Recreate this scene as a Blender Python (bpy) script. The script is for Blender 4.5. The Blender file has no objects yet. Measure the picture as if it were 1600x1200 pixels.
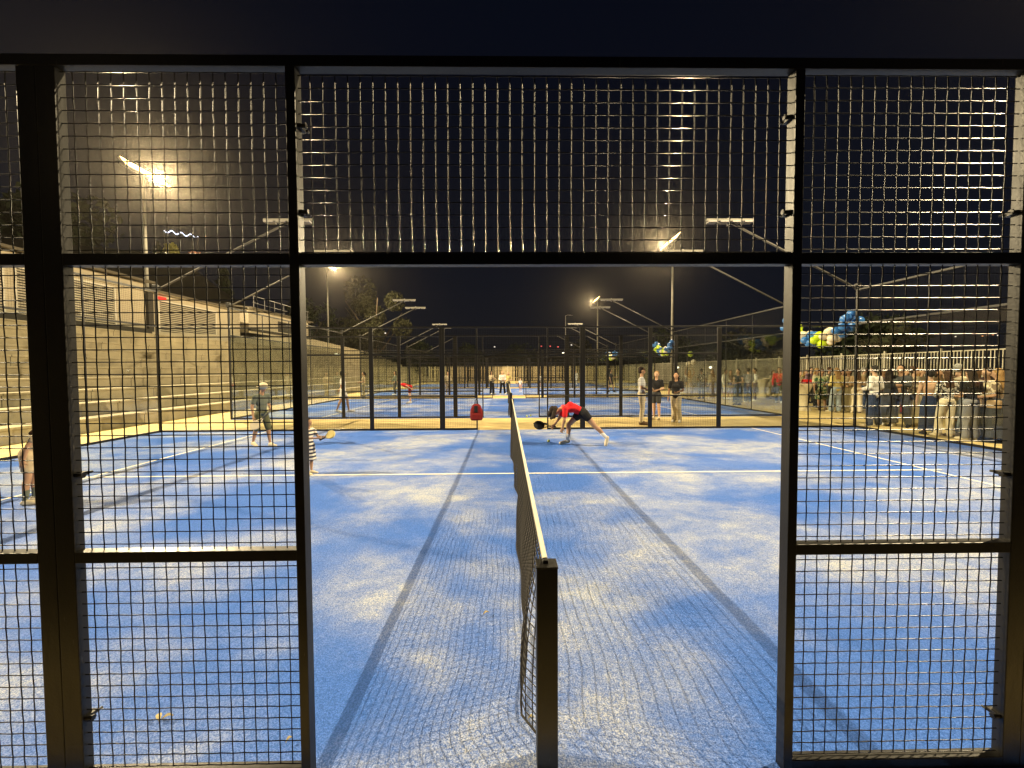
import bpy, bmesh, math, random
from mathutils import Vector, Matrix
S = bpy.context.scene
COL = S.collection
R = math.radians
rnd = random.Random(7)

# ------------------------------------------------------------------ camera
CX, CY, CZ = -0.148, -1.68, 1.72
FPX, VX, VY = 636.0, 791.0, 578.0
cam = bpy.data.cameras.new("camera")
cam.sensor_width = 36.0
cam.lens = 36.0 * FPX / 1600.0
cam.clip_start = 0.05
cam.clip_end = 3000
co = bpy.data.objects.new("camera", cam)
COL.objects.link(co)
co.location = (CX, CY, CZ)
co.rotation_mode = 'QUATERNION'
pitch, yaw, roll = R(-1.98), R(-0.8), R(-0.30)
m = Matrix.Rotation(yaw, 4, 'Z') @ Matrix.Rotation(R(90) + pitch, 4, 'X') @ Matrix.Rotation(roll, 4, 'Z')
co.rotation_quaternion = m.to_quaternion()
S.camera = co

# ------------------------------------------------------------------ world (night sky)
W = bpy.data.worlds.new("World")
S.world = W
W.use_nodes = True
nt = W.node_tree
bg = nt.nodes["Background"]
tc = nt.nodes.new("ShaderNodeTexCoord")
sx = nt.nodes.new("ShaderNodeSeparateXYZ")
nt.links.new(tc.outputs["Generated"], sx.inputs[0])
rp = nt.nodes.new("ShaderNodeValToRGB")
rp.color_ramp.elements[0].position = 0.0
rp.color_ramp.elements[0].color = (0.0085, 0.0090, 0.0120, 1)
rp.color_ramp.elements[1].position = 0.55
rp.color_ramp.elements[1].color = (0.0012, 0.0024, 0.0070, 1)
e = rp.color_ramp.elements.new(0.22)
e.color = (0.0040, 0.0055, 0.0105, 1)
nt.links.new(sx.outputs["Z"], rp.inputs[0])
nt.links.new(rp.outputs[0], bg.inputs["Color"])
bg.inputs["Strength"].default_value = 1.0

S.view_settings.view_transform = 'Standard'
S.view_settings.look = 'None'
S.view_settings.exposure = 0.0
S.view_settings.gamma = 1.0
S.cycles.use_denoising = True
S.cycles.max_bounces = 6
S.cycles.diffuse_bounces = 3
S.cycles.glossy_bounces = 3
S.cycles.transparent_max_bounces = 40
S.cycles.caustics_reflective = False
S.cycles.caustics_refractive = False
S.cycles.sample_clamp_indirect = 4.0

LAMP_COL = (1.0, 0.80, 0.47)
# pole base x, y, head z, aim x, watts
LAMPS = [(-22.5, 4.5, 13.8, 1, 14000), (-22.5, 24.2, 13.8, 1, 14500), (-22.5, 50.0, 14.6, 1, 12000),
         (13.3, 4.0, 12.0, -1, 7000), (13.3, 31.2, 11.8, -1, 8600), (13.6, 59.5, 12.0, -1, 7000)]

# ------------------------------------------------------------------ helpers
def link(o):
    COL.objects.link(o)
    return o

def tag(o, label=None, cat=None, group=None, kind=None):
    if label: o["label"] = label
    if cat: o["category"] = cat
    if group: o["group"] = group
    if kind: o["kind"] = kind
    return o

def empty(name, loc=(0, 0, 0), rz=0.0):
    o = bpy.data.objects.new(name, None)
    o.empty_display_size = 0.2
    o.location = loc
    o.rotation_euler = (0, 0, rz)
    return link(o)

class MB:
    def __init__(s):
        s.v, s.f = [], []
    def box(s, x0, x1, y0, y1, z0, z1):
        n = len(s.v)
        s.v += [(x0, y0, z0), (x1, y0, z0), (x1, y1, z0), (x0, y1, z0), (x0, y0, z1), (x1, y0, z1), (x1, y1, z1), (x0, y1, z1)]
        s.f += [(n, n+3, n+2, n+1), (n+4, n+5, n+6, n+7), (n, n+1, n+5, n+4), (n+1, n+2, n+6, n+5), (n+2, n+3, n+7, n+6), (n+3, n, n+4, n+7)]
        return s
    def obox(s, c, d, mt):
        n = len(s.v)
        a, b, g = d[0]/2, d[1]/2, d[2]/2
        for p in [(-a, -b, -g), (a, -b, -g), (a, b, -g), (-a, b, -g), (-a, -b, g), (a, -b, g), (a, b, g), (-a, b, g)]:
            s.v.append(tuple(Vector(c) + mt @ Vector(p)))
        s.f += [(n, n+3, n+2, n+1), (n+4, n+5, n+6, n+7), (n, n+1, n+5, n+4), (n+1, n+2, n+6, n+5), (n+2, n+3, n+7, n+6), (n+3, n, n+4, n+7)]
        return s
    def tube(s, pts, rad, sides=6, cap=True):
        pts = [Vector(p) for p in pts]
        if not isinstance(rad, (list, tuple)): rad = [rad] * len(pts)
        n0 = len(s.v)
        t0 = (pts[1] - pts[0]).normalized()
        up = Vector((0, 0, 1)) if abs(t0.z) < 0.9 else Vector((1, 0, 0))
        a = t0.cross(up).normalized()
        for i, p in enumerate(pts):
            t = (pts[min(i+1, len(pts)-1)] - pts[max(i-1, 0)]).normalized()
            a = (a - t * a.dot(t)).normalized()
            b = t.cross(a)
            for k in range(sides):
                w = 2 * math.pi * k / sides
                s.v.append(tuple(p + (a * math.cos(w) + b * math.sin(w)) * rad[i]))
        for i in range(len(pts) - 1):
            for k in range(sides):
                q = n0 + i * sides
                s.f.append((q + k, q + (k+1) % sides, q + sides + (k+1) % sides, q + sides + k))
        if cap:
            s.f.append(tuple(n0 + k for k in reversed(range(sides))))
            q = n0 + (len(pts)-1) * sides
            s.f.append(tuple(q + k for k in range(sides)))
        return s
    def ell(s, c, r, mt=None, seg=12, rings=8):
        n0 = len(s.v)
        c = Vector(c)
        mt = mt or Matrix.Identity(3)
        s.v.append(tuple(c + mt @ Vector((0, 0, r[2]))))
        for i in range(1, rings):
            ph = math.pi * i / rings
            for k in range(seg):
                th = 2 * math.pi * k / seg
                s.v.append(tuple(c + mt @ Vector((r[0]*math.sin(ph)*math.cos(th), r[1]*math.sin(ph)*math.sin(th), r[2]*math.cos(ph)))))
        s.v.append(tuple(c + mt @ Vector((0, 0, -r[2]))))
        last = len(s.v) - 1
        for k in range(seg):
            s.f.append((n0, n0+1+k, n0+1+(k+1) % seg))
            q = n0 + 1 + (rings-2)*seg
            s.f.append((last, q+(k+1) % seg, q+k))
        for i in range(rings-2):
            q = n0 + 1 + i*seg
            for k in range(seg):
                s.f.append((q+k, q+seg+k, q+seg+(k+1) % seg, q+(k+1) % seg))
        return s
    def cap(s, p0, r0, p1, r1, seg=10, flat=1.0, fdir=None):
        """tapered capsule, closed"""
        p0, p1 = Vector(p0), Vector(p1)
        t = (p1 - p0)
        L = t.length
        if L < 1e-5: return s.ell(p0, (r0, r0, r0))
        t.normalize()
        pts, rr = [], []
        for k in range(4):
            w = math.pi/2 * (k+0.3) / 4
            pts.append(p0 - t * r0 * math.cos(w)); rr.append(r0 * math.sin(w))
        nm = max(2, int(L / 0.08))
        for k in range(nm+1):
            u = k / nm
            pts.append(p0.lerp(p1, u)); rr.append(r0 + (r1-r0)*u)
        for k in range(3, -1, -1):
            w = math.pi/2 * (k+0.3) / 4
            pts.append(p1 + t * r1 * math.cos(w)); rr.append(r1 * math.sin(w))
        return s.tube(pts, rr, seg)
    def mesh(s, name, smooth=False):
        me = bpy.data.meshes.new(name)
        me.from_pydata(s.v, [], s.f)
        if smooth:
            me.polygons.foreach_set("use_smooth", [True] * len(me.polygons))
        me.update()
        return me
    def build(s, name, mat, parent=None, smooth=False, bevel=0.0):
        me = s.mesh(name, smooth)
        me.materials.append(mat)
        o = link(bpy.data.objects.new(name, me))
        if parent: o.parent = parent
        if bevel:
            b = o.modifiers.new("bevel", 'BEVEL'); b.width = bevel; b.segments = 2; b.limit_method = 'ANGLE'
        return o

def inst(name, me, parent=None, loc=(0, 0, 0)):
    o = link(bpy.data.objects.new(name, me))
    o.location = loc
    if parent: o.parent = parent
    return o

def copy_tree(o, parent=None):
    c = o.copy(); COL.objects.link(c)
    if parent: c.parent = parent
    for ch in list(o.children):
        copy_tree(ch, c)
    return c

def at(px, py):
    """a point of the ground under a given spot of the photograph"""
    hor = VY - 0.0055 * (px - VX)
    D = CZ * FPX / (py - hor)
    return CX + (px - VX) / FPX * D, CY + D

# ------------------------------------------------------------------ materials
MATS = {}
def mat(name, col, rough=0.6, metal=0.0, spec=0.5, var=0.0, vscale=8.0, bump=0.0, bscale=60.0, sheen=0.0):
    if name in MATS: return MATS[name]
    M = bpy.data.materials.new(name)
    M.use_nodes = True
    n, l = M.node_tree.nodes, M.node_tree.links
    b = n["Principled BSDF"]
    b.inputs["Base Color"].default_value = (*col, 1)
    b.inputs["Roughness"].default_value = rough
    b.inputs["Metallic"].default_value = metal
    b.inputs["Specular IOR Level"].default_value = spec
    if sheen: b.inputs["Sheen Weight"].default_value = sheen
    if var or bump:
        t = n.new("ShaderNodeTexCoord")
    if var:
        q = n.new("ShaderNodeTexNoise"); q.inputs["Scale"].default_value = vscale; q.inputs["Detail"].default_value = 5
        l.new(t.outputs["Object"], q.inputs["Vector"])
        r = n.new("ShaderNodeMapRange")
        r.inputs[1].default_value = 0.3; r.inputs[2].default_value = 0.7
        r.inputs[3].default_value = 1 - var; r.inputs[4].default_value = 1 + var
        l.new(q.outputs["Fac"], r.inputs[0])
        h = n.new("ShaderNodeHueSaturation"); h.inputs["Color"].default_value = (*col, 1)
        l.new(r.outputs[0], h.inputs["Value"])
        l.new(h.outputs[0], b.inputs["Base Color"])
    if bump:
        q2 = n.new("ShaderNodeTexNoise"); q2.inputs["Scale"].default_value = bscale; q2.inputs["Detail"].default_value = 4
        l.new(t.outputs["Object"], q2.inputs["Vector"])
        bp = n.new("ShaderNodeBump"); bp.inputs["Strength"].default_value = bump; bp.inputs["Distance"].default_value = 0.01
        l.new(q2.outputs["Fac"], bp.inputs["Height"])
        l.new(bp.outputs[0], b.inputs["Normal"])
    MATS[name] = M
    return M

def emis(name, col, st):
    if name in MATS: return MATS[name]
    M = bpy.data.materials.new(name)
    M.use_nodes = True
    n, l = M.node_tree.nodes, M.node_tree.links
    n.remove(n["Principled BSDF"])
    e = n.new("ShaderNodeEmission")
    e.inputs["Color"].default_value = (*col, 1); e.inputs["Strength"].default_value = st
    l.new(e.outputs[0], n["Material Output"].inputs["Surface"])
    M.cycles.emission_sampling = 'NONE'
    MATS[name] = M
    return M

BLACK = mat("black_powder_coat", (0.0050, 0.0042, 0.0030), 0.38, 0.0, 0.42, 0.25, 6, 0.06, 120)
def scuff(M):
    n, l = M.node_tree.nodes, M.node_tree.links
    b = n["Principled BSDF"]; g = n.new("ShaderNodeNewGeometry")
    mp = n.new("ShaderNodeMapping"); mp.inputs["Scale"].default_value = (60, 60, 9); l.new(g.outputs["Position"], mp.inputs[0])
    q = n.new("ShaderNodeTexNoise"); q.inputs["Scale"].default_value = 1.0; q.inputs["Detail"].default_value = 7; l.new(mp.outputs[0], q.inputs["Vector"])
    r = n.new("ShaderNodeMapRange"); r.inputs[1].default_value = 0.70; r.inputs[2].default_value = 0.78; l.new(q.outputs["Fac"], r.inputs[0])
    src = b.inputs["Base Color"].links[0].from_socket
    mx = n.new("ShaderNodeMix"); mx.data_type = 'RGBA'; l.new(r.outputs[0], mx.inputs[0]); l.new(src, mx.inputs[6]); mx.inputs[7].default_value = (0.06, 0.055, 0.05, 1)
    l.new(mx.outputs[2], b.inputs["Base Color"])
    r2 = n.new("ShaderNodeMapRange"); r2.inputs[3].default_value = 0.28; r2.inputs[4].default_value = 0.52; l.new(q.outputs["Fac"], r2.inputs[0]); l.new(r2.outputs[0], b.inputs["Roughness"])
scuff(BLACK)
WIRE = mat("black_wire", (0.002, 0.0019, 0.0017), 0.27, 0.0, 0.36)
PALE_METAL = mat("galvanised_metal", (0.42, 0.40, 0.34), 0.45, 0.3, 0.5, 0.15, 5)
POLE_METAL = mat("weathered_pole_metal", (0.20, 0.19, 0.16), 0.6, 0.1, 0.3, 0.15, 5)
ARM_METAL = mat("dark_arm_metal", (0.09, 0.085, 0.075), 0.6, 0.1, 0.3, 0.15, 5)
GREY_METAL = mat("grey_metal", (0.22, 0.21, 0.20), 0.5, 0.4, 0.5, 0.2, 5)
WHITE_LINE = mat("white_court_line", (0.72, 0.70, 0.62), 0.9, 0, 0.1, 0.12, 9)
TAPE = mat("white_net_tape", (0.58, 0.54, 0.42), 0.85, 0, 0.2, 0.12, 5)
NET = mat("black_net_cord", (0.010, 0.008, 0.006), 0.7, 0, 0.3)
LAMP_ON = emis("lit_floodlight_glass", (1.0, 0.66, 0.26), 7)

def make_turf():
    M = bpy.data.materials.new("blue_sanded_turf"); M.use_nodes = True
    n, l = M.node_tree.nodes, M.node_tree.links
    b = n["Principled BSDF"]
    g = n.new("ShaderNodeNewGeometry")
    def noise(sc, det, dist=0.0, rough=0.5, stretch=None):
        q = n.new("ShaderNodeTexNoise"); q.inputs["Scale"].default_value = sc; q.inputs["Detail"].default_value = det
        q.inputs["Distortion"].default_value = dist; q.inputs["Roughness"].default_value = rough
        src = g.outputs["Position"]
        if stretch:
            mp = n.new("ShaderNodeMapping"); mp.inputs["Scale"].default_value = stretch
            mp.inputs["Location"].default_value = (3.1, 7.7, 0)
            l.new(src, mp.inputs[0]); src = mp.outputs[0]
        l.new(src, q.inputs["Vector"]); return q.outputs["Fac"]
    def ramp(src, a, bb):
        r = n.new("ShaderNodeMapRange"); r.inputs[1].default_value = a; r.inputs[2].default_value = bb
        r.interpolation_type = 'SMOOTHSTEP'
        l.new(src, r.inputs[0]); return r.outputs[0]
    def math_(op, a, bb):
        q = n.new("ShaderNodeMath"); q.operation = op
        for i, s_ in enumerate((a, bb)):
            if isinstance(s_, (int, float)): q.inputs[i].default_value = s_
            else: l.new(s_, q.inputs[i])
        return q.outputs[0]
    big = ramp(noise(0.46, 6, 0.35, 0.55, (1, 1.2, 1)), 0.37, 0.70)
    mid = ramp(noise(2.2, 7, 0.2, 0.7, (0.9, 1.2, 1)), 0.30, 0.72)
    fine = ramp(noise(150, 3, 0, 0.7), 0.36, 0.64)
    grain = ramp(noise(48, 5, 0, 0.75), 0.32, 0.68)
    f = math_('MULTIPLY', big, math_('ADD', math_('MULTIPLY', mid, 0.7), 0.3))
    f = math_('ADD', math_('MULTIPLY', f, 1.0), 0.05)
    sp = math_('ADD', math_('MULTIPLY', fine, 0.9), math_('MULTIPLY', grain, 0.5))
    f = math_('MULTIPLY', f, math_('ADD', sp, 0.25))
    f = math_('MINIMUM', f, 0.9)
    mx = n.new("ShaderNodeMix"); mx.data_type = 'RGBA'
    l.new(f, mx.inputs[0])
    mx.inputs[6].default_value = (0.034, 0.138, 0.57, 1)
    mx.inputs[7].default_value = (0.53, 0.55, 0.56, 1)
    hv = n.new("ShaderNodeHueSaturation")
    l.new(mx.outputs[2], hv.inputs["Color"])
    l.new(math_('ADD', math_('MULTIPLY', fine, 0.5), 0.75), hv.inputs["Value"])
    l.new(hv.outputs[0], b.inputs["Base Color"])
    b.inputs["Roughness"].default_value = 0.95
    b.inputs["Specular IOR Level"].default_value = 0.15
    bp = n.new("ShaderNodeBump"); bp.inputs["Strength"].default_value = 0.6; bp.inputs["Distance"].default_value = 0.02
    l.new(math_('ADD', fine, grain), bp.inputs["Height"])
    l.new(bp.outputs[0], b.inputs["Normal"])
    return M
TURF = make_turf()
CONC = mat("sandy_concrete", (0.49, 0.385, 0.175), 0.9, 0, 0.2, 0.16, 1.7, 0.3, 25)
DARKG = mat("dark_ground", (0.016, 0.014, 0.010), 0.95, 0, 0.1, 0.3, 0.4)

def make_glass():
    M = bpy.data.materials.new("thin_clear_glass"); M.use_nodes = True
    n, l = M.node_tree.nodes, M.node_tree.links
    n.remove(n["Principled BSDF"])
    t = n.new("ShaderNodeBsdfTransparent"); t.inputs[0].default_value = (0.965, 0.98, 0.965, 1)
    g = n.new("ShaderNodeBsdfGlossy"); g.inputs["Roughness"].default_value = 0.03; g.inputs["Color"].default_value = (0.9, 0.9, 0.9, 1)
    lw = n.new("ShaderNodeLayerWeight"); lw.inputs[0].default_value = 0.18
    mm = n.new("ShaderNodeMath"); mm.operation = 'MULTIPLY_ADD'; mm.inputs[1].default_value = 0.55; mm.inputs[2].default_value = 0.02
    l.new(lw.outputs["Fresnel"], mm.inputs[0])
    x = n.new("ShaderNodeMixShader")
    l.new(mm.outputs[0], x.inputs[0]); l.new(t.outputs[0], x.inputs[1]); l.new(g.outputs[0], x.inputs[2])
    l.new(x.outputs[0], n["Material Output"].inputs["Surface"])
    return M
GLASS = make_glass()

# ------------------------------------------------------------------ ground
def sheet(name, x0, x1, y0, y1, z, m, sub=1):
    me = bpy.data.meshes.new(name)
    me.from_pydata([(x0, y0, z), (x1, y0, z), (x1, y1, z), (x0, y1, z)], [], [(0, 1, 2, 3)])
    me.materials.append(m)
    o = link(bpy.data.objects.new(name, me))
    return tag(o, kind="structure")
sheet("ground", -900, 900, -60, 1500, -0.05, DARKG)
sheet("pavement", -12.3, 18.6, -0.9, 62.2, 0.0, CONC)  # unseen near side left dark, so lit paving does not brighten the frame fronts
COURTS = [0, 13, 26, 39]
for y0 in COURTS:
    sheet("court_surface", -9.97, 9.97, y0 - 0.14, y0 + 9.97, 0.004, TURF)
    lw = 0.05
    z = 0.008
    mb = MB()
    for s in (-1, 1):
        x = s * 6.95
        mb.v += [(x - lw/2, y0+0.04, z), (x + lw/2, y0+0.04, z), (x + lw/2, y0 + 9.96, z), (x - lw/2, y0 + 9.96, z)]
        mb.f.append((len(mb.v)-4, len(mb.v)-3, len(mb.v)-2, len(mb.v)-1))
    z = 0.010
    mb.v += [(-7.15, y0+4.975, z), (7.15, y0+4.975, z), (7.15, y0+5.025, z), (-7.15, y0+5.025, z)]
    mb.f.append((len(mb.v)-4, len(mb.v)-3, len(mb.v)-2, len(mb.v)-1))
    tag(mb.build("court_lines", WHITE_LINE), kind="structure")

# ------------------------------------------------------------------ light poles
def floodlight_pole(x, y, z, side, watts, label, lit=True):
    root = empty("floodlight_pole", (x, y, 0))
    tag(root, label, "floodlight", "tall floodlight poles around the courts")
    MB().tube([(0, 0, 0), (0, 0, z*0.5), (0, 0, z)], [0.12, 0.10, 0.07], 12).build("pole", POLE_METAL, root, True)
    pl = MB(); pl.box(-0.22, 0.22, -0.22, 0.22, 0, 0.03)
    for a in (-1, 1):
        for b in (-1, 1): pl.tube([(a*0.16, b*0.16, 0.02), (a*0.16, b*0.16, 0.09)], 0.015, 6)
    pl.build("base_plate", GREY_METAL, root)
    MB().box(-0.05, 0.05, -1.5, 1.5, z, z+0.09).build("cross_arm", GREY_METAL, root)
    for k in range(4):
        yy = -1.2 + 0.8 * k
        tilt = Matrix.Rotation(-side * R(38), 3, 'Y')
        c = Vector((side*0.18, yy, z+0.13))
        h = MB(); h.obox(c, (0.12, 0.78, 0.62), tilt)
        for j in range(6):
            h.obox(c + tilt @ Vector((-side*0.09, -0.25 + 0.1*j, 0)), (0.06, 0.015, 0.40), tilt)
        hh = h.build("floodlight_head", GREY_METAL, root, bevel=0.008)
        g = MB(); g.obox(c + tilt @ Vector((side*0.068, 0, 0)), (0.03, 0.74, 0.58), tilt)
        g.build("lens", LAMP_ON, hh)
        MB().tube([(0, yy, z+0.05), tuple(c + tilt @ Vector((-side*0.06, 0, 0)))], 0.02, 6).build("bracket", GREY_METAL, root)
    li = bpy.data.lights.new("floodlight_beam", 'AREA')
    li.shape = 'RECTANGLE'; li.size = 0.2; li.size_y = 0.06
    li.energy = watts; li.color = LAMP_COL
    lo = link(bpy.data.objects.new("floodlight_beam", li))
    lo.parent = root
    lo.location = (side*0.95, 0, z - 0.10)
    d = Vector((side*1.0, 0, -0.30))
    d = d.normalized(); xx = Vector((0, 1, 0)); zz = -d; yy = zz.cross(xx).normalized(); xx = yy.cross(zz)
    lo.rotation_mode = 'QUATERNION'; lo.rotation_quaternion = Matrix((xx, yy, zz)).transposed().to_quaternion()
    return root
LL = ["tall floodlight pole level with the fence doorway on the bleacher side",
      "tall floodlight pole behind the shuttered building, largest and brightest lamp in view",
      "tall floodlight pole beside the big dark tree, seen over the stepped seating",
      "floodlight pole among the guests close to the near court",
      "lit floodlight pole right of the doorway centre, second nearest on the guest side",
      "distant lit floodlight pole right of the centre line with clustered lamps"]
for (x, y, z, sd, w), lb in zip(LAMPS, LL):
    floodlight_pole(x, y, z, sd, w, lb)
# unlit street lamp further off
sl = empty("street_lamp", (11.2, 76, 0))
tag(sl, "thin unlit street lamp with a short bent arm behind the last court", "street lamp")
MB().tube([(0, 0, 0), (0, 0, 12.0)], [0.10, 0.06], 8).build("pole", PALE_METAL, sl, True)
MB().tube([(0, 0, 11.95), (0.3, 0, 12.1), (1.0, 0, 12.1)], 0.04, 6).build("arm", PALE_METAL, sl, True)
MB().box(0.7, 1.3, -0.12, 0.12, 12.0, 12.06).build("lamp_head", GREY_METAL, sl, bevel=0.01)

# ------------------------------------------------------------------ mesh fence
PITCH = 0.05
def wire_mesh(w, z0, z1, name, r=0.0023):
    mb = MB()
    nx = int(round(w / PITCH)); nz = int(round((z1 - z0) / PITCH))
    ox = (w - (nx) * PITCH) / 2
    for i in range(nx + 1):
        x = -w/2 + ox + i * PITCH
        if abs(x) > w/2 - 0.004: continue
        pts = [(x + 0.0006*math.sin(i*3.7+k*0.9), 0.0011 * (1 if (k + i) % 2 else -1), z0 + k * PITCH) for k in range(nz + 1)]
        mb.tube(pts, r, 5, False)
    for k in range(nz + 1):
        z = z0 + k * PITCH
        pts = [(-w/2, 0, z)] + [(-w/2 + ox + i*PITCH, -0.0011 * (1 if (k + i) % 2 else -1), z) for i in range(1, nx)] + [(w/2, 0, z)]
        mb.tube(pts, r, 5, False)
    me = mb.mesh(name, True)
    me.materials.append(WIRE)
    return me
M2 = wire_mesh(1.85, 0.060, 2.920, "wire_panel_wide")
M1 = wire_mesh(0.90, 0.060, 2.920, "wire_panel_narrow")
M0 = wire_mesh(2.0, 2.20, 2.920, "wire_panel_over_door")
MEND = wire_mesh(1.96, 3.03, 3.97, "wire_panel_high", 0.0014)
JL, JR = -0.975, 1.02     # inner faces of the door jambs
def side_fence(y, label, hero=False):
    root = empty("court_side_fence", (0, y, 0))
    tag(root, label, "fence", "black mesh and glass fences along the courts")
    for x in (-6, -4, 4, 6):
        MB().box(x-0.058, x+0.058, -0.022, 0.022, 0, 2.920).build("post", BLACK, root, bevel=0.003)
    for (p, q) in ((-2.06, -1.9855), (-1.985, -1.91), (1.97, 2.0445), (2.045, 2.12)):
        MB().box(p, q, -0.022, 0.022, 0, 2.920).build("post", BLACK, root, bevel=0.003)
    MB().box(JL-0.038, JL, -0.025, 0.027, 0, 2.920).build("door_jamb", BLACK, root, bevel=0.002)
    MB().box(JR, JR+0.038, -0.025, 0.027, 0, 2.920).build("door_jamb", BLACK, root, bevel=0.002)
    xs = [(-5.942, -4.058), (-3.942, -2.06), (-1.91, JL-0.038), (JR+0.038, 1.97), (2.12, 3.942), (4.058, 5.942)]
    MB().box(-9.96, 9.96, -0.022, 0.022, 2.922, 2.965).build("top_rail", BLACK, root, bevel=0.002)
    for (p, q) in xs + [(JL, JR)]: MB().box(p, q, -0.022, 0.022, 2.146, 2.192).build("middle_rail", BLACK, root, bevel=0.002)
    for (p, q) in xs: MB().box(p, q, -0.022, 0.022, 0.940, 0.985).build("low_rail", BLACK, root, bevel=0.002)
    for (p, q) in xs + [(-9.96, -6.058), (6.058, 9.96)]: MB().box(p, q, -0.022, 0.022, 0.005, 0.052).build("bottom_rail", BLACK, root, bevel=0.002)
    for x in (-5, -3.0, 3.031, 5):
        inst("mesh_panel", M2, root, (x, 0, 0))
    inst("mesh_panel", M1, root, ((-1.91 + JL-0.038)/2, 0, 0))
    inst("mesh_panel", M1, root, ((1.97 + JR+0.038)/2, 0, 0))
    inst("mesh_panel", M0, root, ((JL+JR)/2, 0, 0))
    for x in (-9, -7.035, 7.035, 9):
        MB().box(x-0.955, x+0.955, -0.005, 0.005, 0.060, 2.915).build("glass_panel", GLASS, root)
    if hero:
        for (x, zs) in ((JR, (2.74, 2.36)), (-1.91, (1.30, 0.28)), (1.97, (2.36, 1.27)), (JL, (2.70, 2.36)), (1.97, (0.22,))):
            for z in zs:
                s = 1 if x > 0 else -1
                c = MB()
                c.box(x - 0.014, x + 0.014, -0.012, 0.034, z - 0.008, z + 0.008)
                c.tube([(x - s*0.030, -0.006, z), (x + s*0.004, -0.006, z)], 0.0085, 8)
                c.tube([(x - s*0.034, -0.006, z), (x - s*0.028, -0.006, z)], 0.013, 6)
                c.tube([(x - s*0.018, 0.03, z+0.002), (x - s*0.018, 0.045, z+0.002)], 0.006, 6)
                c.build("clamp", BLACK, root, bevel=0.0015)
    return root
def end_wall(y0, s, label):
    root = empty("court_glass_wall", (s*10.0, y0, 0))
    tag(root, label, "glass wall", "glass end walls of the courts")
    for k in range(6):
        y = 2.0 * k
        w_ = 0.028 if k in (0, 5) else 0.014
        MB().box(-w_, w_, y-w_, y+w_, 0, 3.955).build("post", BLACK, root, bevel=0.003)
    MB().box(-0.03, 0.03, -0.035, 10.035, 3.957, 4.0).build("top_rail", BLACK, root)
    for k in range(5):
        y = 2.0*k
        MB().box(-0.022, 0.022, y+0.037, y+1.963, 2.975, 3.02).build("middle_rail", BLACK, root)
        MB().box(-0.022, 0.022, y+0.037, y+1.963, 0.0, 0.055).build("bottom_rail", BLACK, root)
        MB().box(-0.005, 0.005, y+0.045, y+1.955, 0.06, 2.97).build("glass_panel", GLASS, root)
        o = inst("mesh_panel", MEND, root, (0, y+1, 0)); o.rotation_euler = (0, 0, R(90))
    return root
ORD = ["nearest", "second", "third", "farthest"]
for i, y0 in enumerate(COURTS):
    side_fence(y0, f"black mesh fence with open doorway on the near side of the {ORD[i]} court", i == 0)
    side_fence(y0 + 10, f"black mesh fence with open doorway on the far side of the {ORD[i]} court")
    end_wall(y0, -1, f"glass end wall with mesh on top of the {ORD[i]} court, on the seating steps side")
    end_wall(y0, 1, f"glass end wall with mesh on top of the {ORD[i]} court, on the guests side")

# ------------------------------------------------------------------ court nets
def make_net():
    root = empty("court_net", (0.020, 0, 0))
    L0, L1, H = 0.10, 9.90, 0.855
    def surf(y, z):
        u = max(0.0, 1 - z/H)
        end = min(1.0, (y-L0)/0.16, (L1-y)/0.35)
        bl = -(0.048 + 0.020*math.sin(y*1.15+0.4) + 0.016*math.sin(y*3.1+1.0) + 0.012*math.sin(y*6.3) + 0.018*math.exp(-((y-.36)/.20)**2)) * math.sin(min(1.0, u*1.12)*math.pi*0.55)
        return (bl * max(0.0, end) , y, 0.018 + z*(H-0.018)/H + 0.010*math.sin(y*2.3)*u)
    mb = MB()
    for k in range(1, 19):
        z = H*k/19
        mb.tube([surf(L0 + (L1-L0)*j/140, z) for j in range(141)], 0.0031, 4, False)
    n = int((L1-L0)/0.045)
    for k in range(n+1):
        y = L0 + (L1-L0)*k/n
        mb.tube([surf(y, H*j/12) for j in range(13)], 0.0029, 4, False)
    mb.build("net_mesh", NET, root)
    b = MB(); b.tube([surf(L0 + (L1-L0)*k/120, 0.0) for k in range(121)], 0.006, 6); b.build("bottom_cord", NET, root, True)
    t = MB()
    N = 40
    rows = []
    for k in range(N+1):
        y = L0-0.02 + (L1-L0+0.04)*k/N
        sag = -0.02*math.sin(math.pi*k/N) + 0.002*math.sin(k*1.7)
        rows.append([(0.009, y, 0.850+sag), (0.009, y, 0.889+sag), (0.005, y, 0.897+sag), (-0.005, y, 0.897+sag), (-0.009, y, 0.889+sag), (-0.009, y, 0.850+sag)])
    for r_ in rows: t.v += r_
    for k in range(N):
        for j in range(6):
            t.f.append((k*6+j, k*6+(j+1) % 6, k*6+6+(j+1) % 6, k*6+6+j))
    t.build("tape", TAPE, root, True)
    for (y, s) in ((0.045, -1), (9.955, 1)):
        p = MB(); p.box(-0.045, 0.045, y-0.04, y+0.04, 0, 0.880)
        q = p.build("net_post", BLACK, root, bevel=0.003)
        c = MB(); c.box(-0.047, 0.047, y-0.042, y+0.042, 0.8805, 0.888); c.box(-0.016, 0.008, y-0.01, y+0.02, 0.888, 0.903)
        c.build("cap", BLACK, q, bevel=0.002)
        w = MB(); w.tube([(0.045, y-0.02, 0.62), (0.07, y-0.02, 0.62)], 0.022, 10); w.tube([(0.07, y-0.02, 0.62), (0.075, y-0.02, 0.70)], 0.006, 6)
    return root
net0 = make_net()
for i, y0 in enumerate(COURTS):
    o = net0 if i == 0 else copy_tree(net0)
    o.location.y = y0
    tag(o, f"black net with white tape across the {ORD[i]} court", "net", "court nets in a row")

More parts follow.
